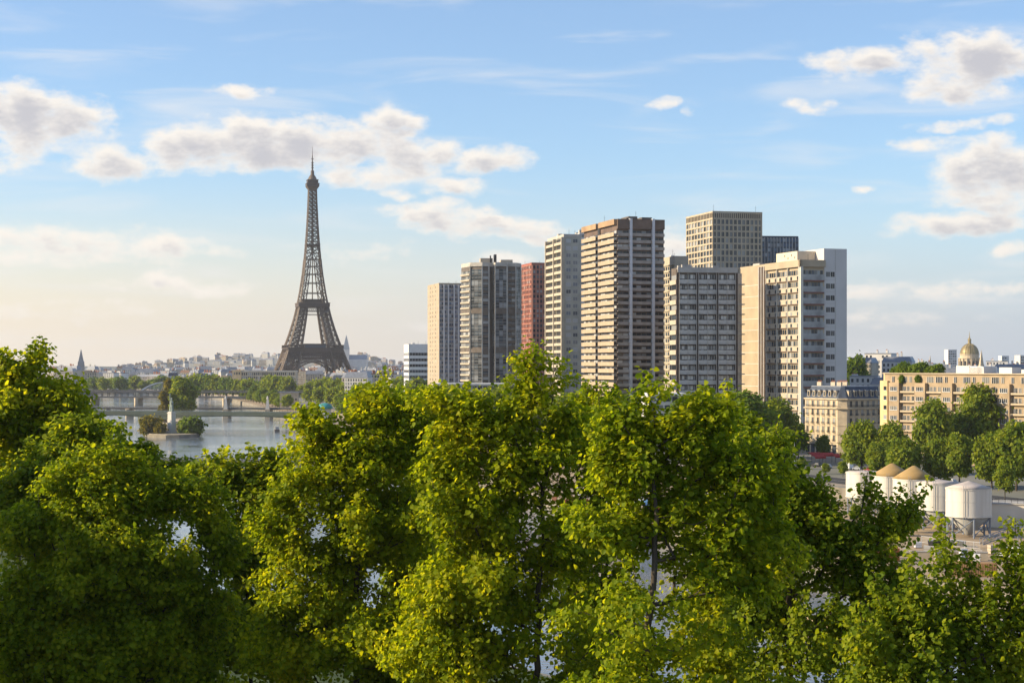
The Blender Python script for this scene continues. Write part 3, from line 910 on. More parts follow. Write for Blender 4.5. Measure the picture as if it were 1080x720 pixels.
# f: brown balcony tower
def brown_tower():
    r, wx, wy, h = tower_base('brown_tower', 'big dark brown tower block with pale balcony bands and two white pillars', 'tower block', 616, 650.5, 700, 231, 800, 15, HR)
    MB().box(0, wx, 0, wy, -1, h).build('wall', [M_DKBROWN], r)
    n = 31; top = 4.8; fh = (h - top) / n
    bal = []; wn = []
    MBAL = mat('sandy_balcony_panel', (.45, .355, .245), .8, .12, .3); MBAL2 = mat('grey_brown_balcony', (.52, .48, .44), .6, .3, .12, color2=(.20, .16, .13))
    for k in range(n):
        z = k * fh
        for a0, a1 in ((.0, .475), (.545, 1.)):
            L = wy * (a1 - a0) - .3
            bal.append((fo('L', wy * a0 + .15, z), [fb('L', 0, L, 0, .25, .0, 1.5, 0), fb('L', 0, L, .25, fh * .60, 1.35, 1.5, 0)]))
            c = 7
            for j in range(c): wn.append((fo('L', wy * a0 + .3 + j * L / c, z + .3), [fb('L', .1, L / c - .25, 0, fh * .72, -.05, .1, 0)]))
        for a0, a1 in ((.0, .255), (.30, .735), (.775, 1.)):
            L = wx * (a1 - a0) - .2
            bal.append((fo('R', wx * a0 + .1, z), [fb('R', 0, L, 0, .25, .0, 1.5, 1), fb('R', 0, L, .25, fh * .45, 1.38, 1.5, 1)]))
            c = 4 if a1 - a0 > .3 else 2
            for j in range(c): wn.append((fo('R', wx * a0 + .2 + j * L / c, z + .3), [fb('R', .1, L / c - .25, 0, fh * .72, -.05, .1, 0)]))
    emit(r, 'balcony', bal, [MBAL, MBAL2]); emit(r, 'window', wn, [mat_glass('brown_tower_glass', (.02, .022, .026), (.42, .42, .41), .32)])
    for a in (.278, .756):
        MB().boxes([fb('R', wx * a - .62, wx * a + .62, -1, h + .3, .005, 2.0)]).build('pillar', [mat('pillar_white', (.56, .57, .60), .7, .05, .2)], r)
    mb = MB(); mb.boxes([fb('L', wy * .478, wy * .542, -1, h - 2, .005, .5)]); mb.build('recess_shade_strip', [M_DARK], r)  # near-black strip proud of the wall, in place of a recess's shade
    mb = MB(); mb.boxes([fb('R', 0, wx, h - top + .2, h, .003, 1.5), fb('R', wx * .29, wx * .29 + .1, h - top, h, 1.5, 1.6)]); mb.build('crown_band', [M_DKBROWN], r)
    mb = MB(); mb.boxes([fb('L', 0, wy * .475, h - 2.6, h, .003, 1.4), fb('L', wy * .545, wy, h - 2.6, h, .003, 1.4)]); mb.build('crown_band', [mat('tan_cladding', (.40, .26, .15), .8, .15, .2)], r)
    roof_bits(r, wx, wy, h, 6, random.Random(6), M_BROWNGREY, 1.8)
brown_tower()

# g: cream slab
def cream_slab():
    r, wx, wy, h = tower_base('tower_block', 'narrow cream tower block squeezed between the brown tower and the grey gridded one', 'tower block', 699, 711.5, 726, 272, 850, 15, HR)
    MB().box(0, wx, 0, wy, -1, h).build('wall', [M_CREAM], r)
    n = 27; fh = h / n; it = []
    for k in range(n - 1):
        for j in range(5): it.append(win('L', wy * (.08 + .18 * j), k * fh + .9, wy * .12, fh * .52, frame=False))
        it.append(win('R', wx * .2, k * fh + .9, wx * .3, fh * .5, frame=False))
    emit(r, 'window', it, [M_GLASS, M_WHITE])
    mb = MB()
    for k in range(n): mb.boxes([fb('L', -.2, wy, k * fh - .15, k * fh + .25, 0, .6)])
    mb.build('balcony', [M_CREAM], r)
    rim(r, wx, wy, h, 1.0, M_CREAM); roof_bits(r, wx, wy, h, 5, random.Random(7), M_LGREY, 2.4)
cream_slab()

# h: grey gridded tower in front
def gridded():
    d = 760
    r, wx, wy, h = tower_base('tower_block', 'grey glazed tower block in a dark brown grid, in front of the honey-coloured tower', 'tower block', 708, 715, 776, 282, d, 8, HR)
    MB().box(0, wx, 0, wy, -1, h).build('wall', [M_BROWNGREY], r)
    n = 17; fh = (h - 3) / n
    it = []; bal = []
    bays = ((.015, .31), (.345, .655), (.69, .985))
    for k in range(n):
        z = k * fh
        for a0, a1 in bays:
            w = wx * (a1 - a0); c = 6
            for row in (0, 1):
                for j in range(c):
                    it.append((fo('R', wx * a0 + j * w / c, z + .35 + row * fh * .47), [fb('R', .06, w / c - .06, 0, fh * .40, -.05, .15, 0), fb('R', w / c * .5 - .04, w / c * .5 + .04, 0, fh * .4, .15, .22, 1)]))
            bal.append((fo('R', wx * a0, z), [fb('R', .0, w, fh * .04, fh * .44, .9, 1.0, 0), fb('R', 0, w, -.42, .06, 0, 1.12, 1)]))
    emit(r, 'window', it, [mat_glass('pale_curtained_glass', (.07, .07, .07), (.62, .60, .56), .66), M_WHITE])
    emit(r, 'balcony', bal, [mat('frosted_panel', (.60, .58, .54), .5, .25, .18), mat('umber_frame', (.075, .052, .04), .6, .2, .2)])
    mb = MB()
    for a in (.0, .3275, .6725, 1.): mb.boxes([fb('R', wx * a - .75, wx * a + .75, -1, h - 1, .0, .8, 0)])
    for a0, a1 in bays:
        for a in (a0, (a0 + a1) / 2, a1): mb.boxes([fb('R', wx * a - .09, wx * a + .09, -1, h - 2.4, 1.01, 1.2, 1)])
    mb.build('frame', [mat('umber_frame', (.075, .052, .04), .6, .2, .2), M_CONC], r)
    mb = MB(); mb.boxes([fb('R', -.4, wx + .5, h - 2.3, h, 0, 1.4)]); mb.build('crown_band', [M_GREY], r)
    it = []
    for k in range(n):
        it.append((fo('L', 0, k * fh), [fb('L', .5, wy - .5, .0, fh * .45, 0, .9, 1), fb('L', .8, wy - .8, fh * .5, fh * .95, -.05, .05, 0)]))
    emit(r, 'side_balcony', it, [M_GLASS, M_CREAM])
    ch = MB()      # chamfered grey end on the right
    ch.prism([(wx + .01, .5), (wx + 4.2, 5), (wx + 4.2, wy - 4), (wx + .01, wy)], -1, h - 2.2)
    for k in range(n): ch.box(wx + 1.4, wx + 4.9, 2.5, 6.4, k * fh, k * fh + .5)
    ch.build('end_bay', [M_GREY], r)
    roof_bits(r, wx, wy, h, 3, random.Random(8), M_GREY, 1.6)
gridded()

# i: honey-coloured grid tower, tallest
def honey_tower():
    r, wx, wy, h = tower_base('tower_block', 'tallest honey-coloured tower block with a deep grid of square windows', 'tower block', 723.5, 751.5, 804, 222.5, 950, 15, HR)
    MH = mat('honey_stone', (.48, .39, .275), .8, .08, .2)
    MB().box(.45, wx - .45, .45, wy, -1, h - 1).build('wall', [M_DARK], r)
    nf = 34; fh = (h - 4.2) / nf
    lat = MB(); it = []
    for face, w, c in (('L', wy, 9), ('R', wx, 12)):
        cw = w / c
        for j in range(c + 1):
            a = min(max(j * cw, .42), w - .42)
            lat.boxes([fb(face, a - .42, a + .42, -1, h - 4.4, -.5, .0)])
        for k in range(nf + 1):
            lat.boxes([fb(face, .0, w, k * fh - .42, k * fh + .5, -.5, .012)])
        for k in range(nf):
            for j in range(c):
                a = max(j * cw, .0) + .42
                it.append(((a, .45, k * fh + .55) if face == 'R' else (.45, a, k * fh + .55), [fb(face, .02, cw - .86, .02, fh - .95, -.05, .06, 0), fb(face, (cw - .84) * .5 - .05, (cw - .84) * .5 + .05, .02, fh - .95, .06, .12, 1)]))
        for j in range(c * 2 + 1):      # slotted crown
            a = min(max(j * cw / 2, .3), w - .3)
            lat.boxes([fb(face, a - .3, a + .3, h - 4.4, h - .9, -.45, .0)])
        lat.boxes([fb(face, .0, w, h - .9, h, -.5, .02)])
    lat.box(wx - .5, wx, .55, wy, -1, h)
    lat.box(.5, wx - .55, wy - .5, wy, -1, h)
    lat.build('facade_grid', [MH], r)
    emit(r, 'window', it, [M_GLASS, MH])
    roof_bits(r, wx, wy, h - 1.2, 3, random.Random(9), M_GREY, 1.0)
    # j: blue glass slab behind
    r, wx, wy, h = tower_base('glass_tower', 'dark blue glass slab peeking out right of the honey-coloured tower', 'tower block', 790, 800, 842, 250.5, 1000, 8, HR)
    MB().box(0, wx, 0, wy, -1, h).build('wall', [mat('navy_cladding', (.045, .06, .085), .4, .1, .2)], r)
    n = 38; fh = h / n; it = []
    for k in range(n):
        for j in range(13):
            it.append((fo('R', j * wx / 13, k * fh + .5), [fb('R', .25, wx / 13 - .3, 0, fh - .9, -.05, .08, 0)]))
    emit(r, 'window', it, [M_GLASSB])
    mb = MB()
    for j in range(14): mb.boxes([fb('R', j * wx / 13 - .12, j * wx / 13 + .12, 0, h, .0, .35)])
    mb.build('mullion', [M_LGREY], r); rim(r, wx, wy, h, 1, mat('navy_cladding', (0, 0, 0)))
honey_tower()

# k: big beige block with white end wall
def beige_block():
    d = 745
    r, wx, wy, h = tower_base('tower_block', 'broad beige tower block with sunlit balcony front and blank white end wall', 'tower block', 779, 845, 893.5, 274, d, 18, HR)
    MK = mat('straw_render', (.43, .35, .245), .85, .08, .15)
    MB().box(0, wx * .50, 0, wy, -1, h).build('wall', [MK], r)
    MB().box(wx * .50 + .01, wx, .3, wy * .55, -1, h + 5.2).build('end_wall', [mat('white_end_panel', (.56, .54, .52), .75, .05, .1)], r)
    n = 15; fh = (h - 4) / n
    # left face, from the corner: balconied bays, stair strip, blank wall
    bal = []; wn = []; bal2 = []
    A1 = wy * .52
    for k in range(n):
        z = k * fh + .4
        for j in range(3):
            a = .8 + j * (A1 - .8) / 3; L = (A1 - .8) / 3 - .25
            bal.append((fo('L', a, z), [fb('L', 0, L, 0, fh * .42, .55, .7, 0), fb('L', 0, L, -.35, 0, 0, .75, 1)]))
            for q in range(5):
                wn.append((fo('L', a + q * L / 5, z + fh * .44), [fb('L', .12, L / 5 - .12, 0, fh * .40, -.05, .08, 0), fb('L', L / 5 - .12, L / 5 + .12, 0, fh * .40, -.02, .16, 1)]))
                if q in (0, 3): wn.append((fo('L', a + q * L / 5, z + .1), [fb('L', .12, L / 5 - .3, 0, fh * .3, .5, .78, 0)]))
        bal2.append((fo('R', .5, z), [fb('R', 0, wx * .48 - .6, 0, fh * .48, 1.0, 1.12, 0), fb('R', 0, wx * .48 - .6, -.6, .0, 0, 1.15, 1)]))
        for q in range(7):
            wn.append((fo('R', .6 + q * (wx * .48 - .8) / 7, z + fh * .2), [fb('R', .1, (wx * .48 - .8) / 7 - .1, 0, fh * .62, -.05, .1, 0)]))
    emit(r, 'balcony', bal, [mat('straw_panel', (.50, .43, .33), .8, .08, .3), M_DKBROWN])
    emit(r, 'glass_balcony', bal2, [mat('grey_glass_panel', (.42, .42, .41), .3, .25, .2), mat('rust_slab', (.20, .09, .07), .8, .1, .3)])
    emit(r, 'window', wn, [M_GLASS, MK])
    mb = MB()
    for j in range(4): mb.boxes([fb('L', .8 + j * (A1 - .8) / 3 - .22, .8 + j * (A1 - .8) / 3 + .1, 0, h - 3, .0, .95)])
    mb.boxes([fb('L', -.0, .55, 0, h - 3, .0, 1.15), fb('R', -.9, .35, 0, h - 3, .0, 1.3)])
    mb.build('pier', [mat('pale_pier', (.62, .58, .50), .8, .06, .2)], r)
    mb = MB(); mb.boxes([fb('L', -1.3, A1 + .2, h - 3, h, .005, 1.3), fb('R', -1.3, wx * .50, h - 3, h, .006, 1.3)]); mb.build('cornice', [MK], r)
    mb = MB()      # stair strip with fine verticals
    for q in range(7): mb.boxes([fb('L', A1 + .6 + q * wy * .02, A1 + .9 + q * wy * .02, 0, h - 1, .0, .5, q % 2)])
    for k in range(0, n): mb.boxes([fb('L', A1 + .3, wy, k * fh, k * fh + .14, .005, .06, 0)])
    mb.build('stair_strip', [M_WHITE, M_DKBROWN], r)
    it = []
    for k in range(n):
        for a, w in ((.545, .085), (.645, .085)):
            it.append(((wx * a, .3, k * fh + 2.0), [fb('R', 0, wx * w, 0, fh * .42, -.05, .06, 0), fb('R', wx * w * .5 - .05, wx * w * .5 + .05, 0, fh * .42, .06, .12, 1)]))
    emit(r, 'end_window', it, [mat_glass('dark_stair_glass', (.015, .016, .02), (.1, .1, .1), .3), M_GREY])
    q = MB(); q.boxes([(wx * .745, wx * .752, .22, .3, 0, h + 5, 0)])
    for k in range(1, n): q.box(wx * .505, wx * .74, .25, .299, k * fh + .6, k * fh + .68, 0)
    q.build('panel_joints', [M_GREY], r)
    q = MB(); q.box(wx * .1, wx * .49, 8, wy * .45, h - .1, h + 4.4); q.build('roof_house', [mat('cream_roof_house', (.66, .56, .42), .8, .05, .3)], r)
    it = [((wx * .1, 10 + 3.2 * j, h + 1.2 + (j % 2) * 1.2), [fb('L', 0, .7, 0, .9, -.05, .05, 0)]) for j in range(4)]
    emit(r, 'window', it, [M_DARK])
    roof_bits(r, wx * .45, wy, h, 4, random.Random(10), M_GREY, 1.2)
beige_block()

# podiums at the foot of the towers
def podium(px0, px1, ytop, d, label, n=3):
    w = gx(px1, d) - gx(px0, d); h = gz(ytop, d) - GROUND
    r = thing('podium_block', label, 'building', (gx(px0, d), d, GROUND), math.radians(2))
    MB().box(0, w, 0, 26, -1, h).build('wall', [M_LGREY], r)
    MB().box(-.6, w + .6, -1, 26.5, h, h + .9).build('roof_slab', [M_WHITE], r)
    it = []
    fh = h / n
    for k in range(n):
        for j in range(int(w / 3)):
            it.append(win('R', .6 + j * 3, k * fh + 1, 2.2, fh * .55, frame=False))
    emit(r, 'window', it, [M_GLASS, M_GREY])
podium(458, 560, 406, 960, 'low white-roofed podium at the foot of the glass tower', 7)
podium(684, 722, 417, 690, 'low white podium at the foot of the brown tower', 7)
# ------------------------------------------------------------------ stone corner house and the long tan block
def corner_house(name, label, x, y, rz, wx, wy, floors=5, fh=3.7, group=None):
    """stone corner house: cut corner at the near end, balconies, mansard with dormers. Local frame as for the towers."""
    r = thing(name, label, 'apartment house', (x, y, GROUND), rz, group)
    c = 2.6
    hb = floors * fh + 1.2
    foot = [(c, 0), (wx, 0), (wx, wy), (0, wy), (0, c)]
    MB().prism(foot, -1, hb).build('wall', [M_STONE], r)
    def off(o): return [(c - .41 * o, -o), (wx + .0, -o), (wx + .0, wy), (-o, wy), (-o, c - .41 * o)]
    mb = MB()
    for z, t, o in ((4.6, .35, .35), (hb - fh - .3, .4, .9), (hb - .1, .55, .7), (2 * fh + 1, .2, .25), (3 * fh + 1, .2, .2)): mb.prism(off(o), z, z + t)
    mb.build('cornice', [M_STONE], r)
    m0, m1 = 0.2, 2.6
    ro = MB(); i = len(ro.v)
    lo = [(c + m0 * .4, m0), (wx - .1, m0), (wx - .1, wy - .1), (m0, wy - .1), (m0, c + m0 * .4)]
    hi = [(c + m1 * .4, m1), (wx - .1, m1), (wx - .1, wy - 1), (m1, wy - 1), (m1, c + m1 * .4)]
    for pl, z in ((lo, hb + .45), (hi, hb + 5.0)): ro.v += [(a, b, z) for a, b in pl]
    ro.f += [(i + k, i + (k + 1) % 5, i + 5 + (k + 1) % 5, i + 5 + k) for k in range(5)] + [tuple(range(i + 5, i + 10)), (i + 4, i + 3, i + 2, i + 1, i)]
    ro.m += [0] * 5 + [1, 0]
    roof = ro.build('mansard_roof', [M_SLATE, M_ZINC], r)
    k = MB(); k.prism([(a, b) for a, b in hi], hb + 5.01, hb + 5.35); k.build('roof_edge', [M_ZINC], roof)
    win_i, bal_i = [], []
    for face, w in (('R', wx), ('L', wy)):
        n = max(2, int((w - c) / 3.0)); st = (w - c - .6) / n
        for f in range(floors):
            z = 1.2 + f * fh
            for j in range(n):
                a = c + .5 + j * st + st * .5 - .6
                if f == 0:
                    win_i.append((fo(face, a - .5, .2), [fb(face, 0, 2.2, 0, 3.2, -.05, .06, 0), fb(face, -.1, 2.3, 3.2, 3.6, -.02, .8, 2)])); continue
                win_i.append((fo(face, a, z + .5), [fb(face, 0, 1.25, 0, 2.35, -.05, .03, 0), fb(face, -.18, 0, -.1, 2.55, -.03, .14, 1), fb(face, 1.25, 1.43, -.1, 2.55, -.03, .14, 1), fb(face, -.18, 1.43, 2.55, 2.75, -.03, .2, 1), fb(face, .6, .66, 0, 2.35, .03, .08, 1)]))
                if f != floors - 1: bal_i.append((fo(face, a - .25, z + .3), [fb(face, 0, 1.75, 0, .1, .02, .5, 1), fb(face, 0, 1.75, .9, .98, .42, .5, 0)] + [fb(face, q * .25, q * .25 + .05, .1, .9, .44, .49, 0) for q in range(8)]))
            if f == floors - 1:
                bal_i.append((fo(face, c, z + .3), [fb(face, 0, w - c - .3, .85, .95, .78, .86, 0)] + [fb(face, q * .4, q * .4 + .06, .0, .85, .79, .85, 0) for q in range(int((w - c - .3) / .4))]))
        for j in range(n):      # dormers
            a = c + .5 + j * st + st * .5 - .7
            d = MB()
            d.boxes([fb(face, a, a + 1.4, hb + 1.1, hb + 3.4, -1.9, -.45, 0), fb(face, a - .15, a + 1.55, hb + 3.41, hb + 3.75, -2.2, -.3, 1)])
            dm = d.build('dormer', [M_STONE, M_ZINC], roof)
            q = MB(); q.boxes([fb(face, a + .25, a + 1.15, hb + 1.3, hb + 3.1, -.6, -.40, 0)]); q.build('dormer_window', [M_GLASS], roof)
    emit(r, 'window', win_i, [M_GLASS, M_STONE, M_IRON]); emit(r, 'balcony', bal_i, [M_IRON, M_STONE])
    rg = random.Random(int(abs(x) * 7))
    for q in range(5):
        ch = MB(); a, b = rg.uniform(3.5, wx - 4), rg.uniform(4, wy - 3)
        ch.box(a, a + .8, b, b + 2.6, hb + 4.8, hb + 6.9, 0)
        for u in range(4): ch.lathe([(.14, hb + 6.9), (.12, hb + 7.6)], (a + .4, b + .35 + u * .62), 6, 1)
        ch.build('chimney', [M_CREAM, M_TERRA], roof)
    return r

t0 = tower_base('corner_house', 'cream stone corner house with blue-grey mansard roof and iron balconies', 'apartment house', 849, 888, 930, 420, 680, 30)
loc, rz = t0[0].location.copy(), t0[0].rotation_euler.z
bpy.data.objects.remove(t0[0])
corner_house('corner_house', 'cream stone corner house with blue-grey mansard roof and iron balconies', loc.x, loc.y, rz, t0[1], t0[2], 6, 3.45)

def long_block():
    """tan brick block with bays, loggias and roof gardens"""
    d = 645
    A = Vector((gx(933, d), d)); B = Vector((gx(1120, 575), 575))
    t = B - A; L = t.length; rz = math.atan2(t.y, t.x)
    r = thing('apartment_block', 'long tan brick apartment block with bay windows and roof garden', 'apartment block', (A.x, A.y, GROUND), rz)
    h = gz(394, d) - GROUND; n = 9; fh = h / n
    MB().box(0, L, 0, 16, -1, h).build('wall', [M_TAN], r)
    MB().boxes([(-.5, L + .3, -.7, 16, h, h + .35, 0)]).build('roof_slab', [mat('pale_coping', (.52, .42, .29), .8, .08, .3)], r)
    # corner tower at the near left end, its sunlit yellow put into the colour
    ct = MB(); ct.prism([(-4.6, 3.5), (-2.6, .2), (0, -1.0), (2.4, -1.0), (2.4, 3), (0, 9), (-4.6, 9)], -1, h - 2.6)
    ct.prism([(-3.0, 4), (-1.4, .9), (0.3, .1), (2.3, .1), (2.3, 3), (0, 8), (-3.0, 8)], h - 2.59, h + .2)
    corner = ct.build('corner_bay', [mat('sunlit_yellow_render', (.66, .50, .26), .85, .08, .3)], r)
    cw = []
    for k in range(1, n - 1):
        z = k * fh + 1
        cw.append(((-2.6, .2, z), [(-1.5, -.35, .55, 1.6, 0, 1.5, 0)]))
        cw.append(((0, -1.0, z), [(.5, 2.0, -.06, .05, 0, 1.5, 0), (.45, 2.05, -.12, -.06, -.15, 0, 1)]))
    emit(corner, 'window', cw, [M_GLASS, M_WHITE])
    win_i, bal_i, bays = [], [], []
    bayx = [3.6 + q * 13.2 for q in range(int(L / 13.2) + 1)]
    for k in range(n - 1):
        z = k * fh + .9
        for b in bayx:
            if b + 5 < L and k < n - 1:
                win_i.append(((b + .9, -1.5, z), [(0, 3.4, -.05, .06, 0, 1.45, 0)] + [(q * .85 - .06, q * .85 + .06, -.12, .06, 0, 1.45, 1) for q in range(5)] + [(-.2, 3.6, -.22, .0, -.14, 0, 1)]))
            for a, w in ((b + 6.2, 1.3), (b + 8.2, 1.0), (b + 10.4, 1.3)):
                if a + w < L: win_i.append(((a, 0, z - .35), [(0, w, -.06, .05, 0, 1.95, 0), (w * .5 - .04, w * .5 + .04, -.12, -.06, 0, 1.95, 1), (-.08, 0, -.14, .05, -.05, 2.0, 1), (w, w + .08, -.14, .05, -.05, 2.0, 1)]))
            if b + 12 < L: bal_i.append(((b + 5.3, 0, k * fh + .1), [(0, 7.4, -1.1, 0, 0, .22, 0), (0, 7.4, -1.1, -1.0, .22, .75, 1)] + [(q * .5, q * .5 + .06, -1.08, -1.02, .75, 1.05, 2) for q in range(15)]))
    for a in np.arange(4, L - 3, 4.4):
        w = rngT.choice((1.3, 1.3, 3.2))
        win_i.append(((a, 0, (n - 1) * fh + .45), [(0, w, -.06, .05, 0, 2.1, 0)] + [(q, q + .09, -.12, -.06, 0, 2.1, 1) for q in np.arange(0, w + .01, .8)]))
    emit(r, 'window', win_i, [mat_glass('house_glass', (.02, .024, .028), (.26, .25, .22), .22), M_WHITE]); emit(r, 'balcony', bal_i, [M_TAN, mat('pale_coping', (0, 0, 0)), M_IRON])
    for b in bayx:
        if b + 5 < L: MB().box(b, b + 5.2, -1.5, 0.01, fh * .9, h - fh + .3).build('bay', [M_TAN], r)
    mb = MB(); mb.box(0, L, -2.8, -.01, fh * .85, fh * .85 + .3); mb.build('canopy', [M_BROWNGREY], r)
    rg = random.Random(21)
    for q in range(9):
        m = MB(); a = rg.uniform(30, L - 6); w = rg.uniform(3, 8); m.box(a, a + w, 5, rg.uniform(8, 13), h + .3, h + rg.uniform(1.6, 3.4)); m.build('roof_house', [rg.choice((M_LGREY, M_WHITE, M_ZINC))], r)
    return r, rz, L, h, A
LONG = long_block()

# ------------------------------------------------------------------ silos on the quay
QZ = 4.0
def mat_silo():
    m = mat('silo_white_paint', (.64, .61, .55), .55, .06, .22, color2=(.52, .48, .41), detail=8)
    nt = m.node_tree; tex = [n for n in nt.nodes if n.type == 'TEX_NOISE'][0]
    mp = nt.nodes.new('ShaderNodeMapping'); mp.inputs['Scale'].default_value = (3.5, 3.5, .35)     # rain streaks run down the tank
    tc = [n for n in nt.nodes if n.type == 'TEX_COORD'][0]
    nt.links.new(tc.outputs['Object'], mp.inputs[0]); nt.links.new(mp.outputs[0], tex.inputs['Vector'])
    return m
M_SILO = mat_silo()
M_OCHRE = mat('ochre_cone', (.40, .265, .105), .7, .15, .3); M_PINKGREY = mat('pinkish_grey_cap', (.50, .44, .40), .7, .1, .4); M_STEEL = mat('blue_grey_steel', (.20, .23, .28), .5, .1, .5)
def silo(px, d, cap, apex, label):
    R = 5.2
    r = thing('storage_silo', label, 'silo', (gx(px, d), d, QZ), math.radians(12), 'white storage silos on the quay')
    top, bot = 11.3, 4.7
    b = MB(); b.lathe([(R, bot), (R, bot + .05), (R, top - .03), (R, top)], n=40); t = b.build('tank', [M_SILO], r, smooth=False)
    me = t.data; me.polygons.foreach_set('use_smooth', [len(p.vertices) == 4 for p in me.polygons])
    b = MB(); b.lathe([(R + .12, bot + .0), (R + .12, bot + .22)], n=40); b.lathe([(R + .1, top - .3), (R + .1, top + .02)], n=40); b.lathe([(R + .06, 8.3), (R + .06, 8.42)], n=40); b.build('hoop', [M_SILO], t)
    b = MB(); b.lathe([(R + .15, top), (R * .55, top + apex * .52), (.5, top + apex), (.1, top + apex + .1)], n=40); b.build('cap', [cap], r, smooth=True)
    b = MB(); b.lathe([(R - .1, bot), (1.0, .9), (.8, .3)], n=32); b.build('hopper', [mat('hopper_grey', (.34, .33, .30), .7, .1, .5)], r, smooth=True)
    for q in range(6):
        a = math.pi / 3 * q + .3
        c = Vector((math.cos(a), math.sin(a), 0)) * (R - .25)
        g = MB(); g.tube(c + Vector((0, 0, -.02)), c + Vector((0, 0, bot + .2)), .24, n=6); g.build('leg', [M_STEEL], r)
        a2 = a + math.pi / 3; c2 = Vector((math.cos(a2), math.sin(a2), 0)) * (R - .25)
        g = MB(); g.tube(c + Vector((0, 0, .4)), c2 + Vector((0, 0, bot - .3)), .15, n=5); g.build('brace', [M_STEEL], r)
    b = MB(); a = -2.2
    for s in (-.25, .25):
        c = Vector((math.cos(a) * (R + .2) + s * math.sin(-a), math.sin(a) * (R + .2) + s * math.cos(a), 0)); b.tube(c + Vector((0, 0, 1)), c + Vector((0, 0, top + .8)), .05, n=4)
    b.build('ladder', [M_STEEL], r)
silo(913, 455, M_PINKGREY, .5, 'white silo with flat cap, farthest left of the row behind the foliage')
silo(941, 442, M_OCHRE, 3.0, 'white silo with ochre cone roof, next to the flat-capped leftmost silo')
silo(964, 430, M_OCHRE, 3.1, 'white silo with ochre cone roof in the middle of the row')
silo(990, 415, M_PINKGREY, .7, 'white silo with flat pinkish cap, between ochre cone and nearest silo')
silo(1021.5, 397, M_PINKGREY, 1.5, 'nearest white silo with shallow grey cone, on steel legs')

# cream works building right of the silos, its rail, and a covered conveyor
def works():
    d = 420
    r = thing('works_wall', 'long blank cream works building right of the silos', 'building', (gx(1040, d), d, QZ), math.radians(-24))
    h = gz(531, d) - QZ
    MB().box(0, 60, 0, 9, -1, h).build('wall', [mat('cream_works_render', (.72, .63, .50), .85, .07, .2)], r)
    MB().box(-.3, 60, -.3, 9.2, h, h + .35).build('roof_slab', [M_GREY], r)
    mb = MB()
    for q in range(41): mb.tube((q * 1.5, .2, h + .35), (q * 1.5, .2, h + 1.3), .05)
    for zz in (.85, 1.3): mb.tube((0, .2, h + zz), (60, .2, h + zz), .05)
    mb.build('railing', [M_IRON], r)
    r = thing('conveyor_ramp', 'sloping grey steel conveyor ramp in front of the cream works building', 'conveyor', (gx(1035, 372), 372, QZ), math.radians(8))
    p0, p1 = Vector((0, 0, .8)), Vector((26, 2, 9.2))
    for s in (-.9, .9):
        mb = MB(); o = Vector((0, s, 0)); mb.tube(p0 + o, p1 + o, .13); mb.tube(p0 + o + Vector((0, 0, 1.2)), p1 + o + Vector((0, 0, 1.2)), .1)
        for q in range(16):
            a = p0.lerp(p1, q / 16) + o; b = p0.lerp(p1, (q + 1) / 16) + o + Vector((0, 0, 1.2)); mb.tube(a, b, .05); mb.tube(a, a + Vector((0, 0, 1.2)), .06)
        mb.build('truss', [M_STEEL], r)
    mb = MB(); mb.quad(p0 + Vector((0, -.8, .2)), p1 + Vector((0, -.8, .2)), p1 + Vector((0, .8, .2)), p0 + Vector((0, .8, .2))); mb.build('belt', [M_BROWNGREY], r)
    for q in (.35, .7, .98):
        a = p0.lerp(p1, q); mb = MB(); mb.tube((a.x, a.y - .8, 0), (a.x, a.y - .8, a.z), .12); mb.tube((a.x, a.y + .8, 0), (a.x, a.y + .8, a.z), .12); mb.build('leg', [M_STEEL], r)
works()

# ------------------------------------------------------------------ vehicles
def make_car(paint, label, van=False, group=None):
    r = thing('parked_van' if van else 'parked_car', label, 'van' if van else 'car', group=group)
    mp = mat('paint_' + paint[0], paint[1], .3, .02, 1, spec=.6)
    L, W, hb, ht = (5.2, 1.95, 1.15, 2.3) if van else (4.2, 1.75, .85, 1.45)
    b = MB()
    b.frustum((-L/2 + .05, L/2 - .05, -W/2 + .05, W/2 - .05), .28, (-L/2, L/2, -W/2, W/2), .55)
    b.frustum((-L/2, L/2, -W/2, W/2), .55, (-L/2 + .08, L/2 - .25, -W/2 + .06, W/2 - .06), hb)
    if van: b.frustum((-L/2 + .08, L/2 - .8, -W/2 + .06, W/2 - .06), hb, (-L/2 + .15, L/2 - 1.6, -W/2 + .16, W/2 - .16), ht)
    else: b.frustum((-L/2 + .35, L/2 - 1.15, -W/2 + .08, W/2 - .08), hb, (-L/2 + .85, L/2 - 1.9, -W/2 + .25, W/2 - .25), ht)
    b.build('body', [mp], r)
    g = MB()
    if van: g.frustum((L/2 - 2.4, L/2 - .85, -W/2 + .04, W/2 - .04), hb + .08, (L/2 - 2.2, L/2 - 1.5, -W/2 + .13, W/2 - .13), ht - .25)
    else:
        g.frustum((-L/2 + .5, L/2 - 1.3, -W/2 + .065, W/2 - .065), hb + .05, (-L/2 + .9, L/2 - 1.95, -W/2 + .215, W/2 - .215), ht - .12)
        g.frustum((-L/2 + .36, L/2 - 1.2, -W/2 + .22, W/2 - .22), hb + .04, (-L/2 + .8, L/2 - 1.87, -W/2 + .32, W/2 - .32), ht - .1)
    g.build('window', [M_GLASS], r)
    for sx in (-1, 1):
        for sy in (-1, 1):
            w = MB(); c = Vector((sx * L * .31, sy * (W/2 - .1), .32))
            w.tube(c - Vector((0, .11, 0)), c + Vector((0, .11, 0)), .32, n=14); w.build('wheel', [mat('tyre_rubber', (.02, .02, .02), .9, 0)], r)
    for sy in (-1, 1):
        w = MB(); w.box(L/2 - .06, L/2 + .02, sy * W * .34 - .18, sy * W * .34 + .18, .62, .76); w.build('headlight', [M_WHITE], r)
    return r
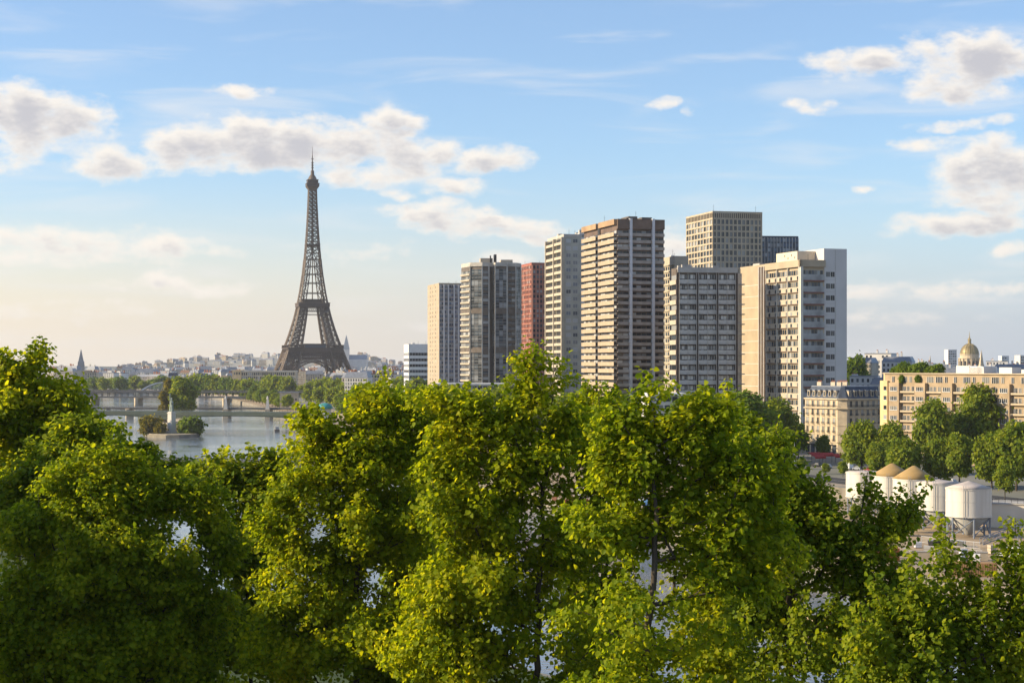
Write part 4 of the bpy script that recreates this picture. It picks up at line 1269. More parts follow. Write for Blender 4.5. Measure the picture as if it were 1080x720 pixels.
PAINT = {'white': (.75, .75, .74), 'grey': (.25, .26, .28), 'black': (.02, .02, .024), 'red': (.40, .03, .025), 'blue': (.05, .10, .25), 'silver': (.50, .51, .52)}
c = make_car(('white', PAINT['white']), 'white van parked on the quay right of the nearest silo', True)
c.location = (gx(1066, 352), 352, QZ); c.rotation_euler.z = 2.6
protos = {}
def car_at(col, px, d, z, rz, label, van=False, group=None):
    k = (col, van)
    if k not in protos:
        protos[k] = make_car((col, PAINT[col]), label, van, group); o = protos[k]
    else:
        o = copy_thing(protos[k], label=label)
        if group: o['group'] = group
    o.location = (gx(px, d), d, z); o.rotation_euler.z = rz
rg = random.Random(5)
for i, (px, d, col, van) in enumerate([(872, 592, 'silver', False), (893, 585, 'white', True), (905, 580, 'grey', False), (862, 600, 'black', False), (968, 552, 'white', True), (958, 556, 'blue', False), (917, 572, 'red', False), (985, 520, 'grey', False), (1003, 515, 'white', False), (846, 606, 'grey', False), (832, 612, 'white', False)]):
    car_at(col, px, d, 8.012, math.radians(115 + rg.uniform(-4, 4)), 'small car parked along the tree-lined quay street' if not van else 'pale van parked among the cars along the tree-lined street', van, 'vehicles along the quay street')

# ------------------------------------------------------------------ cafe terrace with red awnings in front of the corner house
def awning(px, d, w, label):
    r = thing('cafe_awning', label, 'awning', (gx(px, d), d, 8), math.radians(20), 'red cafe awnings by the corner house')
    m = MB(); m.quad((0, 0, 3.4), (w, 0, 3.4), (w, -2.6, 2.6), (0, -2.6, 2.6)); m.quad((0, -2.6, 2.6), (w, -2.6, 2.6), (w, -2.6, 2.1), (0, -2.6, 2.1)); m.quad((0, 0, 3.32), (0, -2.6, 2.52), (w, -2.6, 2.52), (w, 0, 3.32))
    m.build('canvas', [M_RED], r)
    for a in (.1, w - .1):
        q = MB(); q.tube((a, -2.5, 0), (a, -2.5, 2.6), .05); q.tube((a, 0, 0), (a, 0, 3.4), .05); q.build('post', [M_IRON], r)
awning(852, 632, 5.0, 'red cafe awning left of the gap by the corner house')
awning(864, 630, 5.5, 'middle red cafe awning in front of the corner house')
awning(877, 622, 4.0, 'nearest red cafe awning, brighter, at the right end of the terrace')
awning(856, 616, 4.5, 'low red cafe awning under the trees, left front of the terrace')

# ------------------------------------------------------------------ street lamps
M_POLE = mat('lamp_grey_paint', (.45, .46, .47), .5, .05, 1)
def lamp(px, d, h, z, label, flip=1):
    r = thing('street_lamp', label, 'street lamp', (gx(px, d), d, z), 0, 'street lamps along the quays')
    m = MB(); m.tube((0, 0, -.02), (0, 0, h), .13, .07, 7); m.build('pole', [M_POLE], r)
    m = MB(); m.tube((0, 0, h), (flip * 1.4, 0, h + .35), .05, n=5); m.build('arm', [M_POLE], r)
    m = MB(); m.frustum((flip * 1.4 - .4, flip * 1.4 + .4, -.14, .14), h + .28, (flip * 1.4 - .3, flip * 1.4 + .3, -.1, .1), h + .46); m.build('lamp_head', [M_LGREY], r)
lamp(856, 425, 9.5, 4, 'pale street lamp standing on the quay left of the silos')
lamp(879, 400, 8, 4, 'short street lamp in front of the leftmost silo')
lamp(792, 560, 10, 8, 'street lamp rising out of the trees under the beige tower')
lamp(775, 500, 11, 8, 'street lamp between the treetops below the gridded tower')
lamp(838, 590, 9, 8, 'street lamp on the street left of the red awnings', -1)
lamp(940, 560, 9, 8, 'street lamp before the tan block among the round trees')

# ------------------------------------------------------------------ quay fence, bins, containers, heaps, tents and barges
def fence(p0, p1, label, hh=1.6):
    a, b = Vector(p0), Vector(p1); t = b - a; L = t.length
    r = thing('quay_fence', label, 'fence', a, math.atan2(t.y, t.x))
    m = MB(); m.tube((0, 0, hh), (L, 0, hh), .05); m.tube((0, 0, .2), (L, 0, .2), .05); m.build('rail', [M_POLE], r)
    m = MB()
    for q in np.arange(0, L, .22): m.tube((q, 0, .2), (q, 0, hh), .018, n=3)
    m.build('bars', [M_POLE], r)
    for q in np.arange(0, L, 2.5):
        m = MB(); m.tube((q, 0, 0), (q, 0, hh + .1), .07, n=5); m.build('post', [M_POLE], r)
fence((gx(972, 382), 382, 4), (gx(1034, 368), 368, 4), 'grey barred fence in front of the nearest silo')
fence((gx(975, 362), 362, 4), (gx(1036, 352), 352, 4), 'lower grey barred fence nearer the water')
def low_wall(px0, px1, d, h, m, label, name='low_wall'):
    r = thing(name, label, 'wall', (gx(px0, d), d, 4), math.radians(-6))
    w = gx(px1, d) - gx(px0, d)
    MB().box(0, w, 0, .5, -.5, h).build('wall', [m], r); MB().box(-.1, w + .1, -.1, .6, h, h + .15).build('coping', [M_CONC], r)
low_wall(960, 1040, 350, 1.6, M_STONE, 'low tan wall along the quay below the fence')
def container(px, d, rz, L, m, label, z=4.006):
    r = thing('cargo_container', label, 'container', (gx(px, d), d, z), rz, 'containers and skips on the quay')
    MB().box(0, L, 0, 2.4, .1, 2.6).build('body', [m], r)
    q = MB()
    for a in np.arange(.2, L, .42): q.box(a, a + .2, -.06, 0, .2, 2.5)
    q.box(-.05, L + .05, -.08, 2.45, 0, .1); q.build('corrugated_side', [m], r)
M_ORANGE = mat('orange_paint', (.50, .17, .04), .6, .2, .4); M_REDP = mat('rust_red_paint', (.40, .07, .035), .6, .2, .4); M_BLUEP = mat('blue_tarp', (.10, .22, .42), .6, .2, .5)
container(1000, 322, -.15, 9, mat('ochre_brown_paint', (.40, .23, .10), .7, .2, .4), 'orange container at the quay edge below the fence')
container(620, 452, .1, 12, M_ORANGE, 'orange container on the far quay seen through the central leaves')
container(694, 447, -.05, 9, M_REDP, 'rust red container on the far quay, right of the white tent')
container(596, 470, .2, 7, M_REDP, 'small red container on the far quay, left of the orange one')
container(706, 436, .05, 6, M_ORANGE, 'short orange skip in front of the red container')
container(905, 345, .2, 9, M_ORANGE, 'orange container in shade beneath the right-hand trees')
def tent(px, d, s, m, label):
    r = thing('white_tent', label, 'tent', (gx(px, d), d, 4.006), .2, 'peaked tents on the quay')
    q = MB(); q.frustum((-s, s, -s, s), 2.4, (-.15, .15, -.15, .15), 4.3); q.box(-s, s, -s, s, 2.1, 2.39); q.build('canopy', [m], r)
    for a in (-1, 1):
        for b in (-1, 1): q = MB(); q.tube((a * (s - .1), b * (s - .1), 0), (a * (s - .1), b * (s - .1), 2.2), .06); q.build('leg', [M_POLE], r)
tent(650, 462, 4.0, M_WHITE, 'white peaked tent on the far quay behind the central leaves')
tent(688, 460, 3.4, M_BLUEP, 'blue peaked tent beside the white one on the far quay')
tent(672, 468, 3.4, M_WHITE, 'smaller white tent between the blue tent and the larger white one')
tent(735, 452, 3.4, M_WHITE, 'white tent standing farther right, alone on the quay')
def heap(px, d, R, h, m, label):
    rr = random.Random(int(px)); n, k = 22, 7
    v = []; f = []
    for a in range(k):
        for j in range(n):
            t = 2 * math.pi * j / n; q = 1 - a / k
            v.append((R * q * math.cos(t) * (1 + rr.uniform(-.07, .07)), R * .8 * q * math.sin(t) * (1 + rr.uniform(-.07, .07)), h * (1 - q ** 1.25) + (rr.uniform(-.1, .1) if a else -.2)))
    v.append((0, 0, h))
    for a in range(k - 1):
        for j in range(n): f.append((a*n + j, a*n + (j+1) % n, (a+1)*n + (j+1) % n, (a+1)*n + j))
    for j in range(n): f.append(((k-1)*n + j, (k-1)*n + (j+1) % n, k*n))
    me = bpy.data.meshes.new('sand_heap'); me.from_pydata(v, [], f); me.materials.append(m); me.update()
    o = link('sand_heap', me, smooth=True, loc=(gx(px, d), d, 4)); tag(o, label, 'heap', 'heaps of sand and gravel on the quay')
M_SAND = mat('pale_sand', (.50, .38, .22), .95, .15, .5, bump=.3); M_GRAV = mat('grey_gravel', (.34, .31, .27), .95, .2, .8, bump=.4)
heap(842, 420, 8, 4.5, M_SAND, 'pale sand heap left of the silos')
heap(870, 405, 6, 3.2, M_GRAV, 'grey gravel heap beside the pale sand heap')
heap(820, 415, 6, 3.0, M_SAND, 'small sand heap under the right-hand foliage')
heap(770, 425, 7, 3.6, M_SAND, 'sand heap half hidden behind the middle trees')
def barge(px, d, rz, load, label):
    r = thing('moored_barge', label, 'barge', (gx(px, d), d, 0), rz, 'barges moored at the far quay')
    pl = [(-19, -2.2), (-17, -2.6), (16, -2.6), (20, 0), (16, 2.6), (-17, 2.6), (-19, 2.2)]
    MB().prism(pl, -.6, 1.7).build('hull', [M_BROWNGREY], r)
    MB().prism([(x * .97, y * .9) for x, y in pl], 1.7, 2.0).build('deck', [M_CONC], r)
    MB().box(-9, 12, -2.0, 2.0, 2.0, 3.1).build('hold', [load], r)
    c = MB(); c.box(-16.5, -11, -1.8, 1.8, 2.0, 4.2); c.build('cabin', [M_WHITE], r)
    q = MB(); q.box(-16.2, -11.3, -1.86, 1.86, 3.0, 3.8); q.box(-11.05, -10.94, -1.5, 1.5, 3.0, 3.8); q.build('window', [M_GLASS], r)
tt = math.atan2(150, -60)
barge(648, 425, math.radians(112), M_ORANGE, 'barge with an orange hold moored at the far quay')
barge(768, 338, math.radians(112), M_REDP, 'barge with a red hold moored nearer, behind the leaves')
barge(905, 268, math.radians(118), M_SAND, 'barge loaded with sand in the shade at lower right')

# building supplies standing about on the quay
rq = random.Random(64)
def stack(px, d, label, m):
    r = thing('pallet_stack', label, 'stack', (gx(px, d), d, 4), rq.uniform(-.4, .4), 'stacked building supplies on the quay')
    n = rq.randint(2, 4)
    b = MB()
    for k in range(n): b.box(-.7, .7, -.6, .6, .16 + k * .62, .7 + k * .62)
    b.build('bags', [m], r)
    b = MB()
    for k in range(n):
        for y in (-.5, 0, .5): b.box(-.72, .72, y - .08, y + .08, k * .62 + .01, k * .62 + .155)
    b.build('pallets', [mat('pallet_wood', (.34, .24, .14), .9, .2, 1)], r)
def site_hut(px, d, label, m):
    r = thing('site_hut', label, 'hut', (gx(px, d), d, 4), rq.uniform(-.5, -.2), 'site huts on the quay')
    MB().box(0, 6, 0, 2.4, .2, 2.7).build('wall', [m], r); MB().box(-.15, 6.15, -.15, 2.55, 2.7, 2.85).build('roof', [M_LGREY], r)
    MB().box(.6, 1.5, -.05, .02, .25, 2.3).build('door', [M_STEEL], r)
    for a in (2.2, 4.1): MB().box(a, a + 1.2, -.05, .02, 1.2, 2.2).build('window', [M_GLASS], r)
for px, d in ((978, 352), (990, 345), (1002, 356), (1016, 347), (1030, 343), (956, 360), (940, 352), (925, 366), (1046, 360), (968, 372), (905, 372), (888, 368), (876, 378), (742, 470), (715, 480), (660, 500), (610, 520), (585, 500)):
    stack(px, d, 'small stack of pallets on the quay among the yard clutter', rq.choice((M_CREAM, M_WHITE, M_TERRA, M_GREY, M_SAND)))
site_hut(925, 398, 'white site hut on the quay in front of the leftmost silos', M_WHITE)
site_hut(850, 440, 'cream site hut by the pale sand heap', M_CREAM)
site_hut(745, 490, 'grey site hut among the trees right of the tents', M_LGREY)
site_hut(612, 560, 'pale site hut farther along the quay, left of the tents', M_PALE if 'M_PALE' in globals() else M_CREAM)
def bin_(px, d, label):
    r = thing('waste_bin', label, 'bin', (gx(px, d), d, 4), rq.uniform(0, 3), 'dark bins by the quay fence')
    b = MB(); b.frustum((-.45, .45, -.4, .4), .1, (-.6, .6, -.5, .5), 1.2); b.build('tub', [M_IRON], r); b = MB(); b.box(-.64, .64, -.54, .54, 1.2, 1.32); b.build('lid', [M_STEEL], r)
for px in (982, 987, 993, 1003, 1012, 1015): bin_(px, 374 + (px % 5), 'dark wheeled bin in the row behind the quay fence')

# ------------------------------------------------------------------ roofs behind the tan block, dome, spires
def roof_building(px0, px1, ytop, d, m, roofm, label, kind='flat', rz=.12, depth=14, group='pale houses behind the tan block'):
    w = gx(px1, d) - gx(px0, d); h = gz(ytop, d) - GROUND
    r = thing('town_house', label, 'house', (gx(px0, d), d, GROUND), rz, group)
    rg = random.Random(int(px0 * 3 + ytop))
    hw = h - (3.2 if kind == 'mansard' else 0)
    MB().box(0, w, 0, depth, -1, hw).build('wall', [m], r)
    if kind == 'mansard':
        q = MB(); q.frustum((-.2, w + .2, -.2, depth + .2), hw, (1.2, w - 1.2, 1.8, depth - 1.8), h); ro = q.build('roof', [roofm], r)
    else:
        q = MB(); q.box(-.2, w + .2, -.3, depth + .2, hw, hw + .4); ro = q.build('roof', [roofm], r)
    for _ in range(max(2, int(w / 6))):
        c = MB(); a = rg.uniform(.6, max(.8, w - 2.2)); t = h + rg.uniform(1.0, 2.6); b = rg.uniform(2.5, depth - 4)
        c.box(a, a + rg.uniform(.8, 1.6), b, b + rg.uniform(.7, 2.4), h - .6, t, 0)
        for u in range(3): c.lathe([(.14, t), (.12, t + .6)], (a + .2 + u * .28, b + .35), 5, 1)
        c.build('chimney', [m, M_TERRA], ro)
    it = []
    for k in range(4):
        z = hw - 2.7 - k * 3.1
        for a in np.arange(.8, w - 1.4, 2.5):
            if rg.random() < .88: it.append(((a, 0, z), [(0, 1.1, -.06, .05, 0, 1.7, 0)]))
        for a in np.arange(1, depth - 1.6, 3): it.append(((0, a, z), [(-.06, .05, 0, 1.1, 0, 1.7, 0)]))
    emit(r, 'window', it, [M_GLASS], limit=40)
M_PALE = mat('pale_town_render', (.62, .59, .53), .85, .08, .1); M_PALE2 = mat('off_white_town_render', (.68, .66, .63), .85, .08, .1)
rb = random.Random(31)
specs = [(893, 920, 377, 1010, M_CREAM, 'mansard', 'cream house just right of the white end wall, with many chimneys'),
         (912, 940, 373, 1060, M_PALE2, 'flat', 'white house with stepped roofline left of the roof garden'),
         (930, 961, 376, 1030, M_LGREY, 'mansard', 'pale blue-grey house with chimneys behind the roof garden'),
         (896, 925, 397, 830, M_PALE2, 'flat', 'low white roof directly behind the corner house'),
         (918, 940, 398, 800, M_PALE2, 'mansard', 'low pale roof between corner house and tan block'),
         (955, 985, 383, 1150, M_PALE, 'mansard', 'pale house left of the small white slab'),
         (976, 1000, 384, 950, M_ZINC, 'mansard', 'grey zinc-roofed house just left of the golden dome'),
         (997, 1030, 388, 900, M_LGREY, 'mansard', 'grey-white house under the golden dome'),
         (1024, 1052, 388, 930, M_PALE2, 'mansard', 'white house just right of the golden dome'),
         (1048, 1085, 384, 1000, M_PALE, 'mansard', 'pale house at the right edge behind the tan block'),
         (1040, 1062, 381, 1400, M_PALE2, 'flat', 'small white house farther back, right of the dome')]
for a, b, yt, d, m, k, lb in specs:
    roof_building(a, b, yt, d, m, M_ZINC, lb, k, rb.uniform(-.5, -.2))
def slab_tower(px0, px1, ytop, d, label, m):
    w = gx(px1, d) - gx(px0, d); h = gz(ytop, d) - GROUND
    r = thing('far_tower_block', label, 'tower block', (gx(px0, d), d, GROUND), .25)
    MB().box(0, w, 0, w * .8, -1, h).build('wall', [m], r)
    it = [((a, 0, z), [(0, 2.2, -.08, .05, 0, 1.6, 0)]) for z in np.arange(h - 26, h - 2, 3.2) for a in np.arange(1, w - 2.5, 3)]
    emit(r, 'window', it, [M_GLASS], limit=60)
slab_tower(1000, 1010, 368.5, 2300, 'far white slab block just left of the golden dome', M_PALE2)
slab_tower(1056.5, 1065, 375, 2000, 'far white block right of the golden dome', M_PALE2)
slab_tower(1076, 1090, 374.5, 2100, 'far pale block at the right edge of the skyline', M_PALE)

def dome():
    d = 2700; s = d / F
    r = thing('domed_church', 'church with ribbed golden dome and lantern rising over pale roofs', 'church', (gx(1022.5, d), d, GROUND), .3)
    z0 = gz(384, d) - GROUND; zt = gz(352, d) - GROUND
    MG = mat('gilded_lead', (.36, .28, .13), .5, .25, .15, metal=.2)
    MB().box(-26, 26, -26, 26, -1, z0 - 8).build('wall', [M_STONE], r)
    q = MB(); q.lathe([(17.5, z0 - 8.5), (17.5, z0 - 7), (16, z0 - 7), (16, z0 + 9), (17.2, z0 + 9), (17.2, z0 + 10.2), (14.5, z0 + 10.2), (14.5, z0 + 15), (15.3, z0 + 15), (15.3, z0 + 16)], n=24)
    for k in range(16):
        a = 2 * math.pi * k / 16; q.lathe([(.9, z0 - 7), (.8, z0 + 9)], (17 * math.cos(a), 17 * math.sin(a)), 6)
    dr = q.build('drum', [M_STONE], r)
    q = MB()
    for k in range(16):
        a = 2 * math.pi * (k + .5) / 16; c, sn = math.cos(a) * 16.05, math.sin(a) * 16.05; q.box(c - .9, c + .9, sn - .9, sn + .9, z0 - 4, z0 + 5)
    q.build('drum_windows', [M_DARK], dr)
    R = 14.2; hh = (zt - z0 - 16) * .52
    prof = [(R * math.cos(t), z0 + 16 + hh * math.sin(t)) for t in np.linspace(0, 1.30, 10)]
    q = MB(); q.lathe(prof, n=24)
    for k in range(12):
        a = 2 * math.pi * k / 12
        for (r0, za), (r1, zb) in zip(prof, prof[1:]): q.tube((r0 * math.cos(a), r0 * math.sin(a), za), (r1 * math.cos(a), r1 * math.sin(a), zb), .55)
    q.build('dome', [MG], r, smooth=False)
    zz = prof[-1][1]; q = MB(); q.lathe([(3.9, zz), (3.4, zz + .8), (2.6, zz + 1), (2.6, zz + 6), (3.2, zz + 6.2), (2.2, zz + 8), (.9, zz + 10), (.4, zt), (.1, zt + 4)], n=12); q.build('lantern', [MG], r)
dome()
def spire(px, ytop, d, w, label, m):
    h = gz(ytop, d) - GROUND
    r = thing('church_spire', label, 'spire', (gx(px, d), d, GROUND), .2)
    MB().box(-w, w, -w, w, -1, h * .52).build('tower', [m], r)
    q = MB(); q.frustum((-w * 1.1, w * 1.1, -w * 1.1, w * 1.1), h * .52, (-.15, .15, -.15, .15), h)
    for a in (-1, 1):
        for b in (-1, 1): q.frustum((a * w * .9 - .9, a * w * .9 + .9, b * w * .9 - .9, b * w * .9 + .9), h * .52, (a * w * .9 - .1, a * w * .9 + .1, b * w * .9 - .1, b * w * .9 + .1), h * .66)
    q.build('steeple', [m], r)
M_SPIRE = mat('grey_spire_stone', (.28, .28, .29), .85, .15, .1)
spire(85.5, 368, 3000, 5.5, 'dark pointed church spire on the far left skyline', M_SPIRE)
spire(1035, 369, 2200, 2.8, 'thin pale church spire right of the golden dome', M_STONE)
spire(981, 375, 1700, 1.6, 'thin short spire among the roofs left of the dome', M_STONE)
def cathedral():
    d = 4200; s = d / F
    r = thing('hill_church', 'hazy blue church with long nave and spire right of the lattice tower', 'church', (gx(366, d), d, GROUND), 0)
    ML = mat('blue_grey_lead', (.26, .30, .36), .7, .1, .05)
    x1 = gx(387, d) - gx(366, d)
    z = lambda y: gz(y, d) - GROUND
    MB().box(-7, x1, 0, 26, -1, z(379)).build('nave', [M_LGREY], r)
    q = MB(); q.frustum((-7, x1, 0, 26), z(379), (-7, x1, 12, 14), z(374)); q.build('roof', [ML], r)
    MB().box(-9, 5, -3, 11, -1, z(368)).build('tower', [M_LGREY], r)
    q = MB(); q.frustum((-9.5, 5.5, -3.5, 11.5), z(368), (-2.5, -1.5, 3.5, 4.5), z(353.5)); q.build('steeple', [ML], r)
cathedral()
# ------------------------------------------------------------------ island, statue, bridges, far city
M_BRGREEN = mat('green_grey_steel', (.08, .105, .085), .6, .12, .1); M_BRGREY = mat('bridge_grey_steel', (.12, .12, .115), .6, .1, .1)
def island():
    def cx(y): return gx(182, 1030) + (gx(186, 1900) - gx(182, 1030)) * (y - 1030) / 870
    ys = [1020, 1026, 1036, 1055, 1100, 1300, 1600, 1900]; hw = [4, 10, 15, 17, 15, 11, 10, 9]
    left = [(cx(y) - w, y) for y, w in zip(ys, hw)]; right = [(cx(y) + w, y) for y, w in zip(ys, hw)]
    mb = MB(); mb.prism(left + right[::-1], -1, 1.5, 0); mb.prism([(x + .8, y + .6) for x, y in left] + [(x - .8, y + .6) for x, y in right[::-1]], 1.5, 1.9, 1)
    o = mb.build('island', [MATS['quay_wall_stone'], mat('island_gravel', (.34, .30, .22), .9, .2, .2)]); o['kind'] = 'structure'
    # upper terrace behind the statue
    mb = MB(); mb.prism([(cx(1062) - 12, 1062), (cx(1062) + 12, 1062), (cx(1300) + 9, 1300), (cx(1900) + 8, 1900), (cx(1900) - 8, 1900), (cx(1300) - 9, 1300)], 1.85, 2.8)
    o = mb.build('island_path', [M_STONE]); o['kind'] = 'structure'
    return cx
ICX = island()
def statue():
    d = 1048; s = d / F
    r = thing('statue', 'green robed figure with raised torch on tall stone plinth at the island tip', 'statue', (gx(181, d), d, 1.9), math.radians(-38))
    hp = gz(434, d) - 1.9
    q = MB(); q.frustum((-2.5, 2.5, -2.5, 2.5), -.1, (-2.4, 2.4, -2.4, 2.4), 1.0); q.frustum((-1.85, 1.85, -1.85, 1.85), 1.0, (-1.7, 1.7, -1.7, 1.7), hp - 1); q.box(-2.0, 2.0, -2.0, 2.0, hp - 1, hp - .5); q.box(-1.6, 1.6, -1.6, 1.6, hp - .5, hp)
    q.build('plinth', [M_PALE], r)
    MV = mat('verdigris_bronze', (.27, .33, .29), .6, .25, .8)
    z = hp
    # one continuous robed body: rings of varying radius with folds
    prof = [(1.35, 0), (1.5, .3), (1.4, 1.6), (1.25, 3.0), (1.1, 4.2), (1.2, 5.2), (1.3, 5.9), (1.05, 6.5), (.42, 6.8), (.34, 7.05), (.5, 7.35), (.56, 7.8), (.46, 8.2), (.2, 8.4)]
    n = 20; v = []; f = []
    for rr, zz in prof:
        for j in range(n):
            t = 2 * math.pi * j / n; k = 1 + (.09 * math.sin(7 * t) if zz < 6 else 0)
            v.append((rr * k * math.cos(t), rr * k * math.sin(t) * .8, z + zz))
    for a in range(len(prof) - 1):
        for j in range(n): f.append((a*n + j, a*n + (j+1) % n, (a+1)*n + (j+1) % n, (a+1)*n + j))
    f += [tuple(range(n - 1, -1, -1)), tuple(range((len(prof)-1)*n, len(prof)*n))]
    mb = MB(); mb.v = v; mb.f = f; mb.m = [0] * len(f)
    mb.tube((-.95, 0, z + 6.2), (-1.35, -.1, z + 7.9), .42, .3, 8); mb.tube((-1.35, -.1, z + 7.85), (-1.2, -.15, z + 9.6), .3, .2, 8)      # raised right arm
    mb.tube((.95, 0, z + 6.1), (1.25, -.4, z + 5.0), .4, .32, 8); mb.tube((1.25, -.4, z + 5.05), (.8, -1.0, z + 4.9), .32, .22, 8)
    body = mb.build('body', [MV], r)
    mb = MB(); mb.lathe([(.12, z + 9.3), (.3, z + 10.1), (.42, z + 10.2)], (-1.2, -.15), 8); mb.lathe([(.3, z + 10.2), (.34, z + 10.6), (.05, z + 11.2)], (-1.2, -.15), 8); mb.build('torch', [MV], r)
    mb = MB()
    for k in range(7):
        a = math.pi * (k + .5) / 7; mb.tube((.5 * math.cos(a), 0, z + 8.0 + .4 * math.sin(a)), (1.05 * math.cos(a), 0, z + 8.0 + .95 * math.sin(a)), .07, .02)
    mb.build('crown', [MV], r)
    mb = MB(); mb.box(.45, 1.05, -1.25, -.95, z + 4.2, z + 5.7); mb.build('tablet', [MV], r)
statue()
# low hut and wall pieces by the statue
r = thing('stone_kiosk', 'low stone terrace wall with steps behind the statue', 'wall', (gx(186, 1059), 1059, 1.9), 0)
MB().box(-3, 10, 0, 1, 0, 5.5).build('wall', [M_STONE], r); MB().box(-3.3, 10.3, -.2, 1.2, 5.5, 5.9).build('coping', [M_CONC], r)
for k in range(4): MB().box(10.05, 13, k * .5, 4, k * .6, k * .6 + .6).build('step', [M_CONC], r)

def bridge(name, label, px0, px1, ytop, d0, d1, piers, m, deck_t=1.2, width=14, arch=3.5, z_soff=None, rails=True, pyl=None):
    z = gz(ytop, (d0 + d1) / 2)
    A = Vector((gx(px0, d0), d0)); B = Vector((gx(px1, d1), d1)); t = B - A; L = t.length
    r = thing(name, label, 'bridge', (A.x, A.y, 0), math.atan2(t.y, t.x))
    MB().box(0, L, 0, width, z - deck_t, z).build('deck', [m], r)
    px = [0] + [L * p for p in piers] + [L]
    for s, y in ((0, .3), (1, width - .8)):
        g = MB()
        for a, b in zip(px, px[1:]):
            n = 16
            for k in range(n):
                u0, u1 = a + (b - a) * k / n, a + (b - a) * (k + 1) / n
                def dep(u): q = 2 * (u - a) / (b - a) - 1; return z - deck_t - .3 - arch * q * q
                i = len(g.v)
                g.v += [(u0, y, dep(u0)), (u1, y, dep(u1)), (u1, y, z - deck_t), (u0, y, z - deck_t), (u0, y + .5, dep(u0)), (u1, y + .5, dep(u1)), (u1, y + .5, z - deck_t), (u0, y + .5, z - deck_t)]
                g.f += [(i, i+1, i+2, i+3), (i+5, i+4, i+7, i+6), (i, i+4, i+5, i+1)]; g.m += [0] * 3
        g.build('girder', [m], r)
    for p in piers:
        q = MB(); q.prism([(L * p - 1.3, -1), (L * p, -3), (L * p + 1.3, -1), (L * p + 1.3, width + 1), (L * p, width + 3), (L * p - 1.3, width + 1)], -1, z - deck_t - arch + .3); q.box(L * p - 1.7, L * p + 1.7, -1.2, width + 1.2, z - deck_t - arch + .3, z - deck_t - arch + 1); q.build('pier', [M_STONE], r)
    if rails:
        for y in (.15, width - .25):
            g = MB(); g.box(0, L, y, y + .1, z + 1.0, z + 1.12)
            for a in np.arange(0, L, 2.0): g.box(a, a + .12, y, y + .1, z, z + 1)
            g.build('railing', [M_BRGREY], r)
    return r, L, z, A, t
bridge('girder_bridge', 'long low green-grey girder bridge passing just behind the statue', 82, 348, 434.0, 1225, 1180, (.315, .98), M_BRGREEN, 2.8, 16, 3.2)
b2 = bridge('flat_bridge', 'thin flat bridge with stone pylons upstream of the green girder bridge', 60, 330, 429.5, 1420, 1390, (.28, .665, .827), M_BRGREY, 1.0, 10, 1.0)
for f_ in (.665, .827):
    q = thing('bridge_pylon', 'pale tapering stone pylon on the flat bridge' + (', left one of two' if f_ < .7 else ', right one of two nearer the white block'), 'pylon', (b2[3].x + b2[4].x * f_, b2[3].y + b2[4].y * f_ - 1, 0), 0, 'stone pylons on the flat bridge')
    MB().box(-2, 2, -2, 2, -.5, b2[2] - 1.1).build('base', [M_STONE], q); m = MB(); m.frustum((-1.5, 1.5, -1.5, 1.5), b2[2] - 1.1, (-.7, .7, -.7, .7), b2[2] + 7); m.lathe([(.8, b2[2] + 7), (.9, b2[2] + 8), (.3, b2[2] + 9.6)], n=8); m.build('shaft', [M_PALE], q)
# steel viaduct: two levels
def viaduct():
    d0, d1 = 1850, 1830
    z = gz(412.5, 1840)
    A = Vector((gx(40, d0), d0)); B = Vector((gx(330, d1), d1)); t = B - A; L = t.length
    r = thing('steel_viaduct', 'grey two-level steel viaduct on slim columns crossing the river', 'bridge', (A.x, A.y, 0), math.atan2(t.y, t.x))
    MB().box(0, L, 0, 18, 7.6, 9.2).build('lower_deck', [M_BRGREY], r)
    MB().box(0, L, 5, 13, z - 1.6, z - .2).build('upper_deck', [M_BRGREY], r)
    m = MB()
    for y in (5, 12.8):
        m.box(0, L, y - .1, y + .1, z + .8, z + 1.1)
        for a in np.arange(0, L, 2.5): m.box(a, a + .2, y - .1, y + .1, z - .2, z + .8); 
        for a in np.arange(0, L - 2.5, 2.5): m.tube((a, y, z - .2), (a + 2.5, y, z + .9), .1)
    m.build('parapet', [M_BRGREY], r)
    for i, a in enumerate(np.arange(3, L, 7.2)):
        c = MB(); c.tube((a, 6, 9.1), (a, 6, z - 1.5), .4, n=6); c.tube((a, 12, 9.1), (a, 12, z - 1.5), .4, n=6); c.build('column', [M_BRGREY], r)
    for p in (.2, .36, .52, .68, .84):
        c = MB(); c.prism([(L*p - 2, -1), (L*p, -4), (L*p + 2, -1), (L*p + 2, 19), (L*p - 2, 19)], -1, 7.6); c.box(L*p - 2.4, L*p + 2.4, -1.2, 19, 5.8, 7.59); c.build('pier', [M_STONE], r)
viaduct()
def arch_bridge():
    d = 1960; A = Vector((gx(148, d), d)); B = Vector((gx(197, d), d)); L = B.x - A.x
    r = thing('arch_bridge', 'pale tied-arch railway span left of the island trees', 'bridge', (A.x, A.y, 0), .05)
    z = gz(412, d); zt = gz(403, d)
    for y in (0, 9):
        m = MB(); pr = None
        for k in range(19):
            u = L * k / 18; q = 2 * k / 18 - 1; p = Vector((u, y, z + (zt - z) * (1 - q * q)))
            if pr: m.tube(pr, p, .7)
            if 0 < k < 18: m.tube(p, (u, y, z), .22)
            pr = p
        m.build('arch', [M_PALE2], r)
    MB().box(-8, L + 8, -.5, 9.5, z - 1.6, z).build('deck', [M_BRGREY], r)
    for u in (-7, L + 2): MB().box(u, u + 5, -1, 10, -1, z - 1.6).build('pier', [M_STONE], r)
arch_bridge()
# the near bridge, nearly all behind the treetops
bridge('low_bridge', 'grey low bridge mostly hidden behind the treetops in front of the water', 62, 620, 487.5, 735, 660, (.3, .68), M_BRGREY, 1.4, 14, 2.0)

